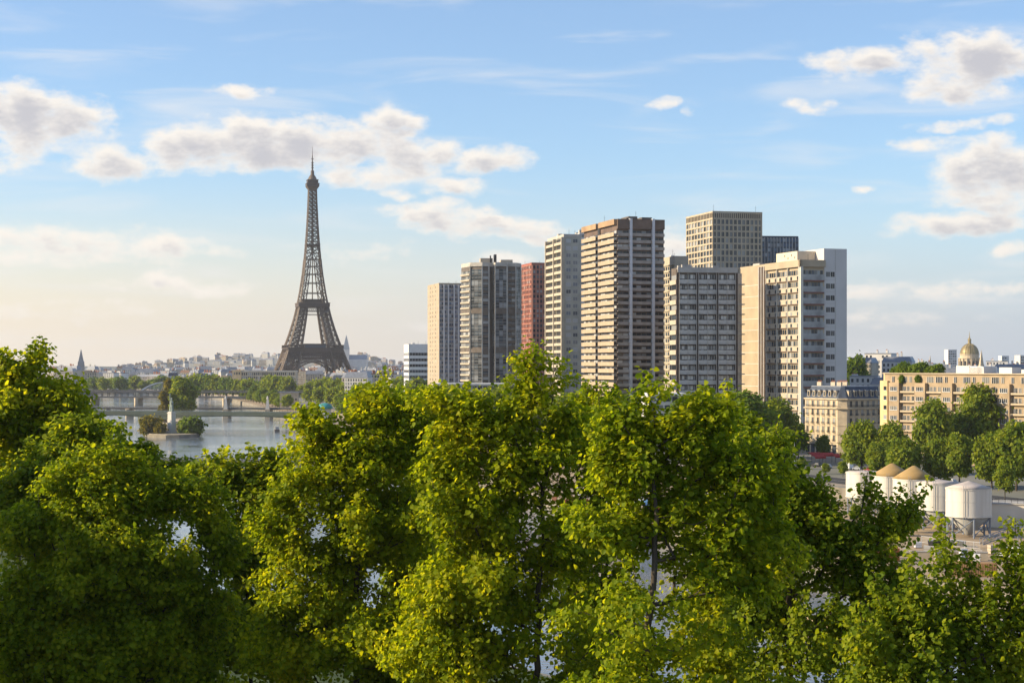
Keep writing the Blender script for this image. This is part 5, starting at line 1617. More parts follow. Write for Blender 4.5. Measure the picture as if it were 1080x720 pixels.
def pleasure_boat(px, d, L, label):
    r = thing('river_boat', label, 'boat', (gx(px, d), d, 0), math.radians(100), 'small boats on the river')
    MB().prism([(-L/2, -1.6), (L*.35, -1.6), (L/2, 0), (L*.35, 1.6), (-L/2, 1.6)], -.4, 1.3).build('hull', [M_BROWNGREY], r)
    q = MB(); q.box(-L*.35, L*.2, -1.2, 1.2, 1.3, 3.2); q.build('cabin', [M_BLIND], r)
    q = MB(); q.box(-L*.3, L*.17, -1.26, 1.26, 2.0, 2.8); q.build('window', [M_GLASS], r)
pleasure_boat(114.5, 1650, 9, 'tiny dark boat farther up the river, near the viaduct')
pleasure_boat(117.5, 1500, 12, 'small dark boat on the river left of the island')
pleasure_boat(292, 1120, 10, 'small white boat on the open water right of the island')

# small pale block and teal roof behind the first trees
r = thing('riverside_block', 'small pale stone block beside the viaduct end', 'building', (gx(295, 1500), 1500, GROUND), .05)
hb = gz(414, 1500) - GROUND
MB().box(0, 16, 0, 10, -1, hb).build('wall', [M_STONE], r); MB().box(-.4, 16.4, -.4, 10.4, hb, hb + .6).build('roof', [M_ZINC], r)
emit(r, 'window', [((a, 0, z), [(0, 1.4, -.08, .05, 0, 1.6, 0)]) for a in (1.5, 4.6, 7.7, 10.8, 13.5) for z in (1.2, 4.4)], [M_GLASS])
r = thing('teal_kiosk', 'small kiosk with rounded teal roof showing between treetops', 'kiosk', (gx(343, 1020), 1020, GROUND), 0)
hk = gz(431, 1020) - GROUND
MB().lathe([(3.6, -.5), (3.6, hk)], n=16).build('wall', [M_PALE], r); q = MB(); q.lathe([(4.6, hk), (4.4, hk + 1.4), (3.4, hk + 2.6), (1.4, hk + 3.3), (.1, hk + 3.5)], n=16); q.build('roof', [mat('teal_roof', (.05, .30, .30), .5, .1, .5)], r, smooth=True)

# long classical front left of the tower foot
def long_front():
    d = 2080; x0, x1 = gx(245, d), gx(312, d); L = x1 - x0; h = gz(391.5, d) - GROUND
    r = thing('long_stone_building', 'long pale stone building with many windows left of the lattice tower', 'building', (x0, d, GROUND), .02)
    MB().box(10, L, 0, 20, -1, h).build('wall', [M_STONE], r)
    MB().box(0, 11, -1, 20, -1, h + 1.6).build('end_pavilion', [mat('yellow_stone', (.62, .46, .26), .85, .1, .2)], r)  # end pavilion in a yellower stone than the wall
    MB().box(9.9, L + .4, -.4, 20.4, h, h + .8).build('cornice', [M_PALE], r)
    emit(r, 'window', [((a, 0, z), [(0, 1.5, -.1, .05, 0, 3, 0)]) for z in (h - 4.6, h - 9.4, h - 14) for a in np.arange(11.5, L - 2, 2.5)] + [((a, -1, h - 4), [(0, 1.4, -.1, .05, 0, 3, 0)]) for a in (2, 5, 8)], [M_GLASS])
long_front()

# ------------------------------------------------------------------ far city: single houses, copies of a few kinds
def city_proto(i):
    rg = random.Random(100 + i)
    w, dp, h = rg.uniform(13, 26), rg.uniform(11, 16), rg.uniform(16, 22)
    m = MB(); m.box(-w/2, w/2, 0, dp, -2, h, 0)
    kind = i % 4
    if kind < 3:
        m.frustum((-w/2 - .3, w/2 + .3, -.3, dp + .3), h, (-w/2 + 1.5, w/2 - 1.5, 2.2, dp - 2.2), h + rg.uniform(3, 5), 1)
        top = h + 3
    else:
        m.box(-w/2 - .2, w/2 + .2, -.2, dp + .2, h, h + .7, 1); m.box(-w*.2, w*.2, 3, 8, h + .7, h + 3.2, 0); top = h
    for _ in range(4):
        a = rg.uniform(-w/2 + 1, w/2 - 2); m.box(a, a + 1.4, dp * .45, dp * .45 + 1.2, top, top + rg.uniform(2.6, 4.2), 3)
    for z in np.arange(h - 3, 0, -3.1):
        for a in np.arange(-w/2 + 1, w/2 - 1.6, 2.7): m.box(a, a + 1.2, -.07, .05, z, z + 1.9, 2)
        for a in np.arange(1, dp - 1.6, 3): m.box(-w/2 - .07, -w/2 + .05, a, a + 1.2, z, z + 1.9, 2)
    wall = [M_PALE, M_CREAM, M_PALE2, M_STONE, mat('warm_town_render', (.50, .43, .35), .85, .1, .1)][i % 5]
    roof = [M_ZINC, M_SLATE, mat('pale_zinc', (.36, .37, .40), .6, .1, .2), M_ZINC, mat('tile_roof', (.28, .17, .12), .8, .2, .3)][(i * 3) % 5]
    return m.mesh('city_house', [wall, roof, M_GLASS, M_TERRA if i % 2 else M_PALE])
PROTO_CITY = [city_proto(i) for i in range(10)]
rc = random.Random(77)
def city(px, d, z, s, label, group, name='city_house'):
    o = link(name, rc.choice(PROTO_CITY)); o.location = (gx(px, d), d, z); o.rotation_euler.z = rc.uniform(-.5, .5)
    o.scale = (s * rc.uniform(.85, 1.25), s * rc.uniform(.85, 1.2), s * rc.uniform(.85, 1.2))
    tag(o, label, 'house', group)
for _ in range(175):
    px = rc.uniform(30, 440); d = rc.uniform(2450, 4600)
    city(px, d, 8, 1.1, 'pale city house among many below the far skyline', 'houses of the far city')
for _ in range(210):
    px = rc.uniform(130, 440); d = rc.uniform(5000, 6150)
    a = {True: 1}[True]
    t = max(0, gz(hill_h(px), 6100) - 18)
    k = [0, .45, .8, 1][min(3, int((d - 4900) / 400))]
    city(px, d, 7.5 + t * k * .96, .95, 'hazy pale block on the distant hillside', 'houses on the hill', 'hill_house')
for _ in range(26):
    px = rc.uniform(350, 450); d = rc.uniform(1500, 2400)
    city(px, d, 8, 1.05, 'pale house with grey roof right of the lattice tower', 'houses right of the lattice tower')
for _ in range(14):
    px = rc.uniform(150, 250); d = rc.uniform(2350, 2600)
    city(px, d, 8, .95, 'pale house behind the viaduct on the far bank', 'houses behind the viaduct')
for _ in range(40):
    px = rc.uniform(890, 1085); d = rc.uniform(1300, 2600)
    city(px, d, 8, 1.12, 'pale house on the right-hand skyline behind the tan block', 'houses of the right-hand skyline')
# ------------------------------------------------------------------ trees
M_BARK = mat('plane_bark', (.085, .068, .05), .9, .3, 1.2, bump=.3, color2=(.04, .032, .025))
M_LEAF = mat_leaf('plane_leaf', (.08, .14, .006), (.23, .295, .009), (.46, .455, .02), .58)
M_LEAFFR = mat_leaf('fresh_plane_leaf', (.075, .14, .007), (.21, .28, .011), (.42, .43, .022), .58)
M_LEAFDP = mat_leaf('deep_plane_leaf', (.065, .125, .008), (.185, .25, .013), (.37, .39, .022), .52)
M_LEAFMID = mat_leaf('street_tree_leaf', (.07, .12, .012), (.16, .22, .018), (.29, .315, .030), .45)
M_LEAFDK = mat_leaf('dark_tree_leaf', (.05, .10, .012), (.11, .175, .018), (.19, .25, .03), .4)
M_LEAFOR = mat_leaf('yellowing_leaf', (.09, .10, .014), (.17, .16, .022), (.24, .19, .03), .42)

def np_mesh(name, co, faces_n, idx, mats):
    """co (n,3); idx flat loop vertex indices for faces all of faces_n corners"""
    me = bpy.data.meshes.new(name)
    nf = len(idx) // faces_n
    me.vertices.add(len(co)); me.vertices.foreach_set('co', np.ascontiguousarray(co, dtype=np.float32).ravel())
    me.loops.add(len(idx)); me.loops.foreach_set('vertex_index', np.ascontiguousarray(idx, dtype=np.int32))
    me.polygons.add(nf)
    me.polygons.foreach_set('loop_start', np.arange(0, nf * faces_n, faces_n, dtype=np.int32))
    me.polygons.foreach_set('loop_total', np.full(nf, faces_n, dtype=np.int32))
    for m in mats: me.materials.append(m)
    me.update(calc_edges=True)
    return me

def norm(a): return a / np.maximum(np.linalg.norm(a, axis=1, keepdims=True), 1e-9)

def leaf_mesh(name, C, per, sig, size, rng, mats, center, droop=.35, up=.45, flat=.75):
    """leaves in tufts around the twig ends C; each leaf is two quads folded along its midrib"""
    per = np.broadcast_to(np.asarray(per), (len(C),)); n = int(per.sum())
    c = np.repeat(C, per, axis=0)
    sg = np.repeat(np.broadcast_to(np.asarray(sig, float), (len(C),)), per)[:, None]
    off = rng.normal(size=(n, 3)) * sg; off[:, 2] *= flat
    p = c + off
    rad = norm(off)
    out = norm(p - center)
    nrm = norm(rng.normal(size=(n, 3)) * .6 + rad * .25 + np.array([0, 0, up]) + out * .55)
    d = rng.normal(size=(n, 3)) * .55 + rad * .9 + out * .3 + np.array([0, 0, -droop])
    d = norm(d - nrm * np.sum(d * nrm, axis=1, keepdims=True))
    s = np.cross(nrm, d)
    L = (size * rng.uniform(.5, 1.5, size=(n, 1)))
    W = L * rng.uniform(.42, .6, size=(n, 1)); fold = W * rng.uniform(.1, .45, size=(n, 1))
    b = p; t = p + d * L - nrm * L * .12
    l1 = p + d * L * .28 + s * W + nrm * fold; l2 = p + d * L * .72 + s * W * .72 + nrm * fold * .5
    r1 = p + d * L * .32 - s * W + nrm * fold; r2 = p + d * L * .70 - s * W * .75 + nrm * fold * .5
    co = np.stack([b, l1, l2, t, r2, r1], axis=1).reshape(-1, 3)
    i = np.arange(n) * 6
    idx = np.stack([i, i + 3, i + 2, i + 1, i, i + 5, i + 4, i + 3], axis=1).ravel()
    return np_mesh(name, co, 4, idx, mats)

def cull(pts, r, rng):
    keep = []
    cell = {}
    for k in rng.permutation(len(pts)):
        p = pts[k]; c = tuple((p // r).astype(int)); ok = True
        for dx in (-1, 0, 1):
            for dy in (-1, 0, 1):
                for dz in (-1, 0, 1):
                    for q in cell.get((c[0]+dx, c[1]+dy, c[2]+dz), ()):
                        if np.dot(pts[q] - p, pts[q] - p) < r * r: ok = False; break
                    if not ok: break
                if not ok: break
            if not ok: break
        if ok: cell.setdefault(c, []).append(k); keep.append(k)
    return pts[np.array(keep)]

def skeleton(base, C, rng, step, top, wob=.25, rtip=.012, rmax=.42, expo=2.35):
    """a trunk and limbs that reach every twig end: each end joins the nearest wood below it; radii follow the wood they carry"""
    nodes = [np.array(base, float)]; par = [-1]
    trunk_top = np.array(top, float); L = np.linalg.norm(trunk_top - nodes[0]); n = max(4, int(L / (step * 1.4)))
    w = np.cumsum(rng.normal(size=(n + 1, 2)) * wob * .35, axis=0)
    for k in range(1, n + 1):
        q = nodes[0] + (trunk_top - nodes[0]) * k / n; q = q + np.array([w[k, 0], w[k, 1], 0]) * min(1, k / n * 1.5)
        nodes.append(q); par.append(len(nodes) - 2)
    axis = np.array(nodes)
    dist = np.array([np.min(np.linalg.norm(axis - c, axis=1)) for c in C])
    arr = np.zeros((len(C) * 40 + 500, 3)); cnt = len(nodes); arr[:cnt] = axis
    for k in np.argsort(dist):
        c = C[k]; d = arr[:cnt] - c; dd = np.linalg.norm(d, axis=1)
        cost = dd + np.maximum(0, d[:, 2] + .25 * dd) * 1.6
        q = int(np.argmin(cost)); a = arr[q]; D = dd[q]
        m = max(1, int(D / step)); bow = rng.normal(size=3) * D * .07; bow[2] = -D * .10
        prev = q
        for j in range(1, m + 1):
            t = j / m; x = a + (c - a) * t + bow * math.sin(math.pi * t) + (rng.normal(size=3) * step * .10 if j < m else 0)
            if cnt >= len(arr): break
            arr[cnt] = x; par.append(prev); prev = cnt; cnt += 1
    arr = arr[:cnt]; par = np.array(par[:cnt])
    acc = np.zeros(cnt); kids = np.zeros(cnt)
    for i in range(cnt - 1, -1, -1):
        if acc[i] == 0: acc[i] = 1
        if par[i] >= 0: acc[par[i]] += acc[i] + .02
    r = rtip * acc ** (1 / expo)
    r = np.minimum(r, rmax)
    return arr, par, r

def wood_mesh(name, arr, par, r, mats, n=5, rmin=0.0):
    k = np.where((par >= 0) & (r >= rmin))[0]
    q = arr[k]; p = arr[par[k]]; rq = r[k][:, None]; rp = np.minimum(r[par[k]][:, None], rq * 1.35)
    d = norm(q - p + 1e-9)
    ref = np.where(np.abs(d[:, 2:3]) > .9, np.array([[1., 0, 0]]), np.array([[0, 0, 1.]]))
    a = norm(np.cross(d, ref)); b = np.cross(d, a)
    t = np.arange(n) * 2 * math.pi / n
    ring = a[:, None, :] * np.cos(t)[None, :, None] + b[:, None, :] * np.sin(t)[None, :, None]
    v0 = (p - d * rq * .3)[:, None, :] + ring * rp[:, :, None]; v1 = (q + d * rq * .3)[:, None, :] + ring * rq[:, :, None]
    co = np.concatenate([v0, v1], axis=1).reshape(-1, 3)
    base = (np.arange(len(k)) * 2 * n)[:, None]
    j = np.arange(n); j2 = (j + 1) % n
    idx = np.stack([base + j, base + j2, base + n + j2, base + n + j], axis=2).ravel()
    me = np_mesh(name, co, 4, idx, mats)
    me.polygons.foreach_set('use_smooth', [True] * len(me.polygons))
    return me

def blob_points(blobs, rng, shell=.42):
    out = []
    for c, r, n in blobs:
        u = norm(rng.normal(size=(n, 3))); rad = rng.uniform(0, 1, size=(n, 1)) ** shell
        out.append(np.array(c) + u * rad * np.array(r))
    return np.concatenate(out)

# ---- street and park trees: a few kinds, then copies
def tree_proto(seed, nb, R, Hc, trunk, per, size, sig, leaf, ncl, shape='round'):
    rng = np.random.default_rng(seed)
    blobs = []
    for k in range(nb):
        if shape == 'column': c = (rng.normal() * R * .2, rng.normal() * R * .2, trunk + Hc * (k + .5) / nb); rr = R * rng.uniform(.55, .8)
        else:
            t = (k + .5) / nb; a = k * 2.4 + rng.uniform(-.5, .5); q = math.sin(math.pi * (.18 + .72 * t))
            c = (math.cos(a) * R * .55 * q, math.sin(a) * R * .55 * q, trunk + Hc * (.12 + .75 * t)); rr = R * rng.uniform(.42, .62)
        blobs.append((c, (rr, rr, rr * .85), ncl // nb))
    C = blob_points(blobs, rng); C = C[C[:, 2] > trunk * .8]
    C = cull(C, sig * .9, rng)
    cen = np.array([0, 0, trunk + Hc * .4])
    arr, par, r = skeleton((0, 0, -.3), C, rng, 1.1, (0, 0, trunk + Hc * .55), .15, .03, .34)
    crown = leaf_mesh('crown', C, per, sig, size, rng, [leaf], cen)
    trunk_me = wood_mesh('trunk', arr, par, r, [M_BARK], 5, .035)
    return trunk_me, crown
KINDS_T = {}
def kind(name, *a, **k): KINDS_T[name] = tree_proto(*a, **k)
kind('street1', 1, 9, 4.6, 8.5, 3.2, 16, .62, .55, M_LEAFMID, 520)
kind('street2', 2, 8, 4.2, 9.0, 3.5, 16, .62, .55, M_LEAFMID, 520)
kind('street3', 3, 10, 5.2, 8.0, 3.0, 16, .62, .55, M_LEAFMID, 560)
kind('dark1', 4, 9, 5.0, 10.0, 3.5, 16, .66, .6, M_LEAFDK, 560)
kind('big1', 5, 11, 6.2, 14.0, 4.5, 18, .72, .7, M_LEAFMID, 700)
kind('far1', 6, 8, 6.5, 11.0, 3.0, 9, 1.5, 1.0, M_LEAFMID, 300)
kind('far2', 7, 8, 7.0, 10.0, 3.0, 9, 1.5, 1.0, M_LEAFDK, 300)
kind('isle', 8, 12, 8.0, 24.0, 2.5, 14, 1.2, .9, M_LEAFMID, 700)
kind('column', 9, 6, 4.2, 24.0, 2.5, 14, 1.1, .8, M_LEAFOR, 380, shape='column')
kind('shrub', 10, 6, 3.8, 4.6, .4, 14, .8, .55, M_LEAFOR, 260)
kind('shrubdk', 11, 6, 4.6, 4.6, .4, 14, .8, .55, M_LEAFDK, 260)
rt = random.Random(3)
def tree(name, k, px, d, z, s, label, group=None, cat='tree', sz=None):
    tm, cm = KINDS_T[k]
    r = thing(name, label, cat, (gx(px, d), d, z), rt.uniform(0, 6.28), group)
    r.scale = (s, s, (sz or s))
    link('trunk', tm, r); link('crown', cm, r)
    return r
def tree_top(name, k, px, ytop, d, z, label, group=None, wide=1.0):
    """scale a kind so that its top is seen at ytop"""
    hh = {'street1': 11.3, 'street2': 12, 'street3': 10.8, 'dark1': 12.9, 'big1': 17.6, 'far1': 13, 'far2': 12.5, 'isle': 25.5, 'column': 26.5, 'shrub': 5, 'shrubdk': 5.2}[k]
    s = (gz(ytop, d) - z) / hh
    o = tree(name, k, px, d, z, s * wide, label, group, sz=s)
    return o
G_ST = 'street trees along the left bank'
# round trees between the stone houses and the silos, one by one
for a in [('street1', 909, 447, 560, 'round street tree in front of the stone corner house, left one of two'),
          ('street2', 939, 449, 555, 'round street tree at the left corner of the tan block'),
          ('big1', 984, 425, 590, 'tall leafy tree standing against the middle of the tan block'),
          ('big1', 1034, 411, 600, 'tallest dark tree against the right part of the tan block'),
          ('dark1', 1008, 440, 600, 'dark tree squeezed between the two tall trees by the tan block'),
          ('street3', 953, 467, 500, 'yellow-green tree behind the ochre silo cones'),
          ('street1', 990, 465, 500, 'bushy tree behind the flat silo between cones and nearest silo'),
          ('street2', 1012, 462, 495, 'bushy tree right behind the nearest silo'),
          ('street1', 1046, 460, 490, 'pale street tree behind the works building'),
          ('street3', 1072, 452, 485, 'street tree at the right edge of the photo behind the works building'),
          ('street2', 1060, 492, 455, 'small round street tree above the cream works building'),
          ('street1', 899, 460, 600, 'small tree left of the round pair before the corner house'),
          ('dark1', 868, 461, 652, 'dark small tree over the red awnings'),
          ('dark1', 842, 449, 655, 'dark tree at the left end of the stone corner house'),
          ('big1', 822, 424, 640, 'broad dark tree under the beige tower, right one'),
          ('dark1', 795, 428, 630, 'broad dark tree under the beige tower, left one'),
          ('dark1', 768, 426, 650, 'dark tree under the right part of the gridded tower'),
          ('street2', 925, 470, 520, 'low bright tree left of the ochre silo cones'),
          ('street3', 1090, 470, 500, 'street tree half cut off by the right edge of the photo')]:
    tree_top('street_tree', a[0], a[1], a[2], a[3], 8, a[4], None, .84)
for a in [('street2', 903, 533, 432, 'small bush-like tree before the leftmost silo'), ('street1', 934, 538, 418, 'small tree covering the foot of the first ochre-coned silo'), ('street3', 962, 542, 406, 'small tree between the silo legs and the quay fence')]:
    tree_top('quay_tree', a[0], a[1], a[2], a[3], 4, a[4], None, 1.1)
for a in [('street3', 846, 484, 585, 'small street tree at the kerb left of the red awnings'), ('street1', 871, 489, 560, 'small street tree in front of the red awnings'), ('street2', 889, 487, 545, 'small tree at the kerb above the leftmost silo')]:
    tree_top('street_tree', a[0], a[1], a[2], a[3], 8, a[4], None, 1.0)
for i in range(46):      # the rows under the towers, mostly behind the nearest crowns
    px = 372 + i * 9.2 + rt.uniform(-4, 4)
    d = 660 + rt.uniform(-60, 220) + (780 - px) * .55
    y = 416 + rt.uniform(-6, 10) + max(0, (px - 600)) * .05
    tree_top('street_tree', rt.choice(('street1', 'street2', 'street3', 'dark1')), px, y, d, 8, 'leafy tree in the long row at the foot of the tower blocks', 'trees at the foot of the tower blocks', 1.15)
for i, (px, y, d, s) in enumerate([(318, 408, 1900, 1), (330, 404, 1850, 1), (342, 402, 1800, 1), (355, 403, 1750, 1), (367, 406, 1650, 1), (325, 413, 1600, 1), (338, 411, 1550, 1), (350, 412, 1500, 1), (380, 408, 1500, 1), (395, 409, 1450, 1), (410, 404, 1600, 1), (425, 402, 1500, 1), (440, 404, 1400, 1), (360, 416, 1350, 1), (375, 417, 1300, 1)]):
    tree_top('park_tree', 'far1', px, y, d, 8, 'sunny green tree in the grove under the lattice tower', 'grove under the lattice tower', 1.1)
for i in range(16):
    px = 205 + i * 6.6 + rt.uniform(-2, 2)
    tree_top('bank_tree', rt.choice(('far1', 'far2')), px, 401.5 + rt.uniform(-2, 2.5) - (4 if i < 4 else 0), 2000 - i * 6, 8, 'rounded tree in the row behind the viaduct', 'trees behind the viaduct', 1.0)
for i in range(12):
    px = 100 + i * 8.5 + rt.uniform(-2, 2)
    tree_top('bank_tree', rt.choice(('far1', 'far2')), px, 401 + rt.uniform(-3, 3), 2330 + rt.uniform(-60, 60), 8, 'hazy tree far up the river left of the island', 'far trees up the river', 1.1)
for i in range(15):
    d = 1480 + i * 32
    x = lerp_line(RIGHT, d) + 9
    o = tree_top('quay_tree', ('street2', 'dark1', 'street3')[i % 3], 540, 0, d, 4, 'small tree on the low quay under the viaduct', 'trees on the low quay by the viaduct', 1.0)
    o.location.x = x; q = rt.uniform(.8, 1.15); o.scale = (q * 1.2, q * 1.2, q)
# the island
tree_top('island_tree', 'isle', 193, 398.5, 1300, 2.7, 'big rounded green tree on the island behind the statue', None, 1.12)
tree_top('island_tree', 'column', 173, 413, 1290, 2.7, 'narrower yellowish tree left of the big rounded island tree', None, 1.15)
tree_top('island_tree', 'column', 178, 401, 1340, 2.7, 'tall narrow tree rising behind the yellowish island tree', None, .9)
tree_top('island_tree', 'isle', 186, 406, 1420, 2.7, 'green tree farther back on the island', None, .7)
tree_top('shrub', 'shrub', 158, 441, 1046, 1.8, 'rusty orange-green shrub at the left of the statue', None, .95)
tree_top('shrub', 'shrubdk', 203, 442, 1046, 1.8, 'dark rounded shrub at the right of the statue', None, .95)
tree_top('shrub', 'shrubdk', 196, 443, 1054, 1.8, 'dark shrub between the statue plinth and the right-hand rounded shrub', None, .8)
tree_top('shrub', 'shrub', 169, 447, 1040, 1.8, 'low shrub just left of the plinth', None, .8)
# roof garden on the tan block, and the loose tree right of the white end wall
_, lrz, LL, lh, lA = LONG
ct, st = math.cos(lrz), math.sin(lrz)
for i, a in enumerate((1.5, 4.5, 7, 9.5, 12, 15, 19, 23)):
    x, y = lA.x + ct * a - st * 4, lA.y + st * a + ct * 4
    o = tree('roof_shrub', 'shrubdk', 540, 600, 0, .42 + .12 * (i % 3), 'leafy shrub of the roof garden on the tan block', 'roof garden shrubs', 'shrub'); o.location = (x, y, GROUND + lh + .3)
for i, a in enumerate((9.4, 17.8)):
    x, y = lA.x + ct * a + st * .6, lA.y + st * a - ct * .6
    o = tree('balcony_plant', 'shrubdk', 540, 600, 0, .24, 'green plant covering a top-floor window of the tan block, ' + ('left one' if i == 0 else 'right one'), None, 'plant', sz=.45); o.location = (x, y, GROUND + lh - 3.2)
tree_top('street_tree', 'dark1', 900, 383, 900, 8, 'dark tree between the white end wall and the pale houses', None, .55)

# the near bank: trees along its quay and houses behind them, nearly all behind the big left crowns
for i in range(26):
    d = 330 + i * 62 + rt.uniform(-12, 12)
    o = tree_top('bank_tree', rt.choice(('street1', 'street2', 'street3', 'dark1')), 540, 0, d, 8, 'leafy tree in the row along the near bank', 'trees along the near bank', 1.0)
    q = rt.uniform(.9, 1.3); o.location.x = lerp_line(LEFT, d) - 16 - rt.uniform(0, 4); o.scale = (q * 1.2, q * 1.2, q)
for i in range(24):
    d = 420 + i * 70
    o = link('city_house', rc.choice(PROTO_CITY)); o.location = (lerp_line(LEFT, d) - 48 - rt.uniform(0, 6), d, 8); o.rotation_euler.z = math.radians(103); o.scale = (2.2, 1.1, 1.15)
    tag(o, 'pale stone house in the row on the near bank', 'house', 'houses on the near bank')

# ---- the large plane trees in front
def front_tree(label, base, d, blobs, seed, per=84, size=.178, sig=.28, depth=1.0, dens=1.8, shoots=(130, 4), leaf=None, top=None, shell=.42):
    rng = np.random.default_rng(seed)
    k = d / F
    B = []; BN = []
    xs = [b[0] for b in sorted(blobs, key=lambda b: -b[1])[:4]]
    skirt = [(x, 760 + 14 * (i % 2), 62, 62, 1.4) for i, x in enumerate(np.linspace(min(xs), max(xs), max(2, int((max(xs) - min(xs)) / 55) + 1)))]
    for b in list(blobs) + skirt:
        px, py, rx, ry = b[:4]; py = py + (9 if py < 520 else 0); n = b[4] if len(b) > 4 else 1.0; dy = b[5] if len(b) > 5 else 0.0
        BN.append(n); c = np.array(P(px, py, d + dy)); ra = np.array([rx * k, (rx + ry) * .5 * k * depth, ry * k])
        B.append((c, ra, max(4, int(ra[0] * ra[2] * ra[1] ** .6 * 7.0 * n * dens + 4))))
    S = []
    for (c, ra, n), b_n in zip(B, BN):          # break every bough mass into smaller clumps with clefts between them
        if min(ra[0], ra[2]) < 14 * k: S.append((c, ra, n)); continue
        m = 15
        for q in range(m):
            u = rng.normal(size=3); u /= np.linalg.norm(u)
            cc = c + u * ra * rng.uniform(.35, .86); f = rng.uniform(.22, .40)
            S.append((cc, ra * f, max(3, int(n * .8 / m))))
        S.append((c, ra * .8, int(n * (.3 if b_n >= .7 else .1))))
    C = blob_points(S, rng, shell)
    C = cull(C, sig * 1.42, rng)
    # young shoots standing out of the crown, each a short run of sparse tufts
    face = norm(C - C.mean(0)); hi = np.where((face[:, 2] > .05) & (C[:, 2] > np.percentile(C[:, 2], 35)))[0]
    pick = rng.choice(hi, min(len(hi), shoots[0]), replace=False)
    SH = []
    for q in pick:
        dv = face[q] * .5 + np.array([0, 0, .75]) + rng.normal(size=3) * .25; dv /= np.linalg.norm(dv)
        for j in range(1, rng.integers(1, shoots[1] + 1) + 1): SH.append(C[q] + dv * .26 * j + rng.normal(size=3) * .05)
    nC = len(C); C = np.concatenate([C, np.array(SH)])
    per = np.concatenate([np.full(nC, per), np.full(len(SH), per // 5)]); sig = np.concatenate([np.full(nC, sig), np.full(len(SH), sig * .42)])
    allc = np.array([b[0] for b in B]); w = np.array([b[2] for b in B], float)
    cen = (allc * w[:, None]).sum(0) / w.sum()
    bx, by = gx(base, d), d
    tp = np.array(P(*top, d)) if top else cen
    r = thing('plane_tree', label, 'tree', (bx, by, GROUND), 0)
    o = np.array([bx, by, GROUND])
    arr, par, rad = skeleton((0, 0, -.3), C - o, rng, .55, tp - o, .25, .0135, .45)
    link('trunk', wood_mesh('trunk', arr, par, rad, [M_BARK], 5), r)
    link('crown', leaf_mesh('crown', C - o, per, sig, size, rng, [leaf or M_LEAF], cen - o), r)
    return len(C)
NF = []
NF.append(front_tree('tall dense plane tree at the upper left edge, topping the others there', 10, 112, [
    (22, 392, 34, 28), (35, 372, 18, 12), (62, 418, 40, 28), (70, 402, 22, 14), (90, 438, 16, 16), (5, 430, 50, 50), (50, 455, 55, 40), (0, 370, 22, 10), (20, 500, 60, 60), (90, 480, 40, 30)], 41, per=66, size=.26, sig=.40, top=(30, 400)))
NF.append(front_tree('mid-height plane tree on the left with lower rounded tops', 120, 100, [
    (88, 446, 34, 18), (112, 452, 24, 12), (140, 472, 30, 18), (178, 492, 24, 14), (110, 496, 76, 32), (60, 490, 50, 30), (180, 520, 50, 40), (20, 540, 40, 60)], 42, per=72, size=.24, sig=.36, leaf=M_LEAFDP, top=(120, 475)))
NF.append(front_tree('big broad plane tree filling the lower left', 130, 84, [
    (118, 478, 34, 24), (70, 505, 44, 30), (165, 508, 40, 28), (210, 535, 36, 32), (110, 530, 80, 40), (40, 560, 44, 44), (228, 580, 30, 40), (130, 600, 110, 70), (120, 690, 130, 70), (30, 660, 50, 90), (215, 660, 40, 60)], 43, leaf=M_LEAFFR, top=(130, 500)))
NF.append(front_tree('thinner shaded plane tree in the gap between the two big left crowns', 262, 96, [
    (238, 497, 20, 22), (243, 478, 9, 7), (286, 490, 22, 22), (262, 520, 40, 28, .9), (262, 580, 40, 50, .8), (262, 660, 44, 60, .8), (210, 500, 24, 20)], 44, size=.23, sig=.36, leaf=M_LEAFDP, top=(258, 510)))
NF.append(front_tree('bright plane tree left of centre, sunlit on its left side', 370, 80, [
    (338, 440, 30, 16, .8), (318, 432, 12, 8, .6), (395, 422, 40, 20), (392, 406, 16, 9), (352, 462, 48, 28), (430, 450, 46, 36), (385, 480, 70, 40), (325, 510, 46, 40), (300, 560, 34, 44), (400, 560, 80, 60), (330, 620, 60, 60), (300, 690, 50, 40), (410, 660, 90, 70)], 45, top=(375, 440)))
NF.append(front_tree('tallest central plane tree with a spray of leaves against the towers', 560, 73, [
    (562, 365, 11, 9, 3), (549, 378, 12, 6, 3), (578, 375, 12, 6, 3), (562, 386, 11, 10, 3), (540, 395, 13, 5, 3), (600, 390, 12, 5, 2.5), (585, 393, 9, 5, 2), (558, 412, 20, 18, .9), (492, 420, 42, 16), (452, 418, 22, 12), (520, 440, 60, 26), (600, 436, 30, 20, .7), (480, 470, 44, 36), (560, 480, 70, 40, .85), (520, 540, 80, 50), (620, 500, 34, 44, .4), (600, 570, 60, 50, .45), (500, 620, 90, 60), (590, 660, 80, 70, .55), (480, 690, 80, 50)], 46, dens=1.2, top=(560, 400)))
NF.append(front_tree('airy plane tree right of centre with gaps showing the quay', 690, 61, [
    (655, 422, 22, 10, .9), (690, 410, 22, 9, .9), (662, 440, 40, 18, .9), (742, 414, 12, 10, .9), (750, 432, 24, 16, .9), (700, 455, 50, 24, .8), (765, 470, 44, 32, .9), (660, 490, 40, 36, .5), (720, 505, 50, 40, .6), (790, 510, 50, 46), (640, 560, 44, 44, .35), (720, 580, 80, 50, .5), (680, 660, 100, 70, .5), (800, 590, 60, 50, .8)], 47, dens=1.0, size=.165, sig=.26, leaf=M_LEAFFR, top=(695, 430)))
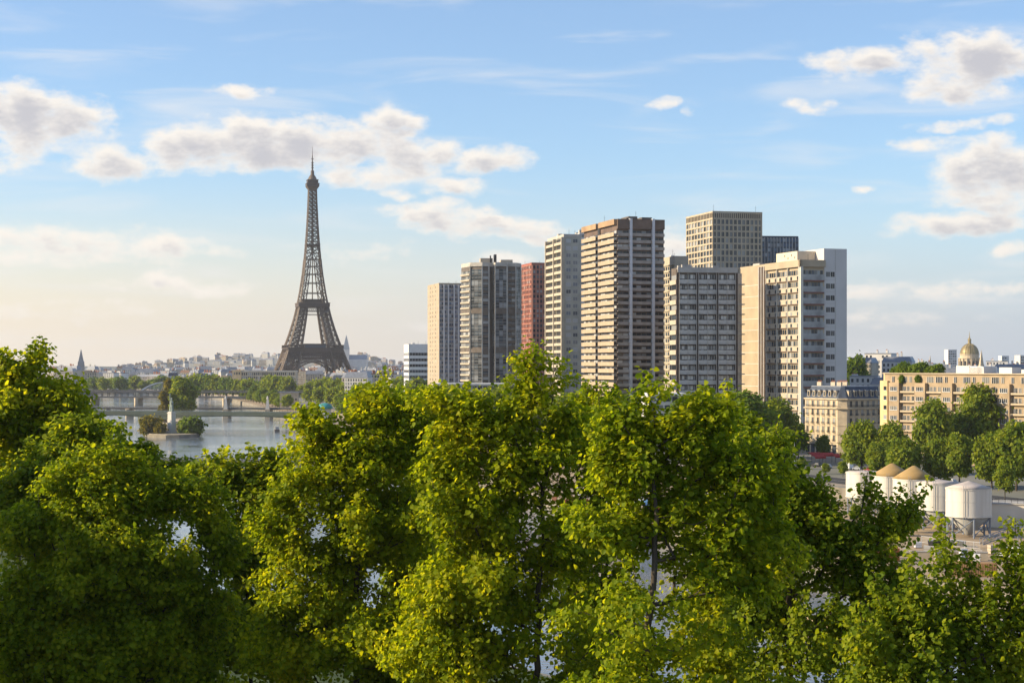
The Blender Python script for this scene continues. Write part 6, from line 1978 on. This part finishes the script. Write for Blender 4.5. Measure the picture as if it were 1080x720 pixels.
NF.append(front_tree('plane tree set back between the bright left one and the tallest central one', 455, 92, [
    (448, 418, 34, 12), (420, 432, 30, 16), (470, 436, 40, 20), (445, 470, 50, 34), (450, 530, 50, 50), (455, 600, 60, 60), (450, 680, 70, 60)], 50, per=70, size=.22, sig=.34, leaf=M_LEAFFR, top=(450, 440)))
NF.append(front_tree('thin plane tree set back right of the tallest central one', 632, 94, [
    (628, 420, 30, 14, .9), (640, 440, 36, 18, .9), (610, 462, 34, 26, .8), (645, 480, 40, 30, .5), (625, 600, 50, 50, .6), (630, 670, 60, 60, .8)], 51, dens=1.2, per=70, size=.22, sig=.34, top=(630, 440)))
NF.append(front_tree('airy plane tree set back between the right-hand crowns', 775, 90, [
    (772, 440, 30, 14, .8), (745, 458, 34, 20, .8), (790, 470, 40, 26, .8), (765, 520, 50, 40, .5), (770, 600, 60, 50, .7), (760, 680, 60, 60, .8)], 52, dens=1.1, per=70, size=.22, sig=.34, top=(770, 455)))
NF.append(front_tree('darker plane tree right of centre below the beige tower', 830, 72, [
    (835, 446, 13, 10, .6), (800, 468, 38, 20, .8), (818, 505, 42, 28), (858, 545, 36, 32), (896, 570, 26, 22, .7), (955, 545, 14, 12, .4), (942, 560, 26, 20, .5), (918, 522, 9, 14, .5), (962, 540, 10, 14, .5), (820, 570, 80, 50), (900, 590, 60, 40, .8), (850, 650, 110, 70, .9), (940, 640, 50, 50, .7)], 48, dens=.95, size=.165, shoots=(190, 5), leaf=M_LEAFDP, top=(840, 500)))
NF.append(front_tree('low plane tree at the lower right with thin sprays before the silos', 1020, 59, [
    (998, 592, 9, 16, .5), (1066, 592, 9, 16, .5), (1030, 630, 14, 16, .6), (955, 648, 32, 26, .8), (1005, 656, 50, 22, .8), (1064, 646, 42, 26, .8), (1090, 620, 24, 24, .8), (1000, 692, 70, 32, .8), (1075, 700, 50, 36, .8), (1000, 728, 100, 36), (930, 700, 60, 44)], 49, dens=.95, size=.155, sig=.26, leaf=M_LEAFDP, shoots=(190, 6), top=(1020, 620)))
print('front tree tufts', NF)


# ------------------------------------------------------------------ unseen house added left of the view, sized to shade the lower crowns
corner_house('corner_house', 'tall cream stone house added out of view beyond the left edge, shading the lower crowns', -57.0, 30.0, math.radians(90), 68, 14, 10, 3.75)
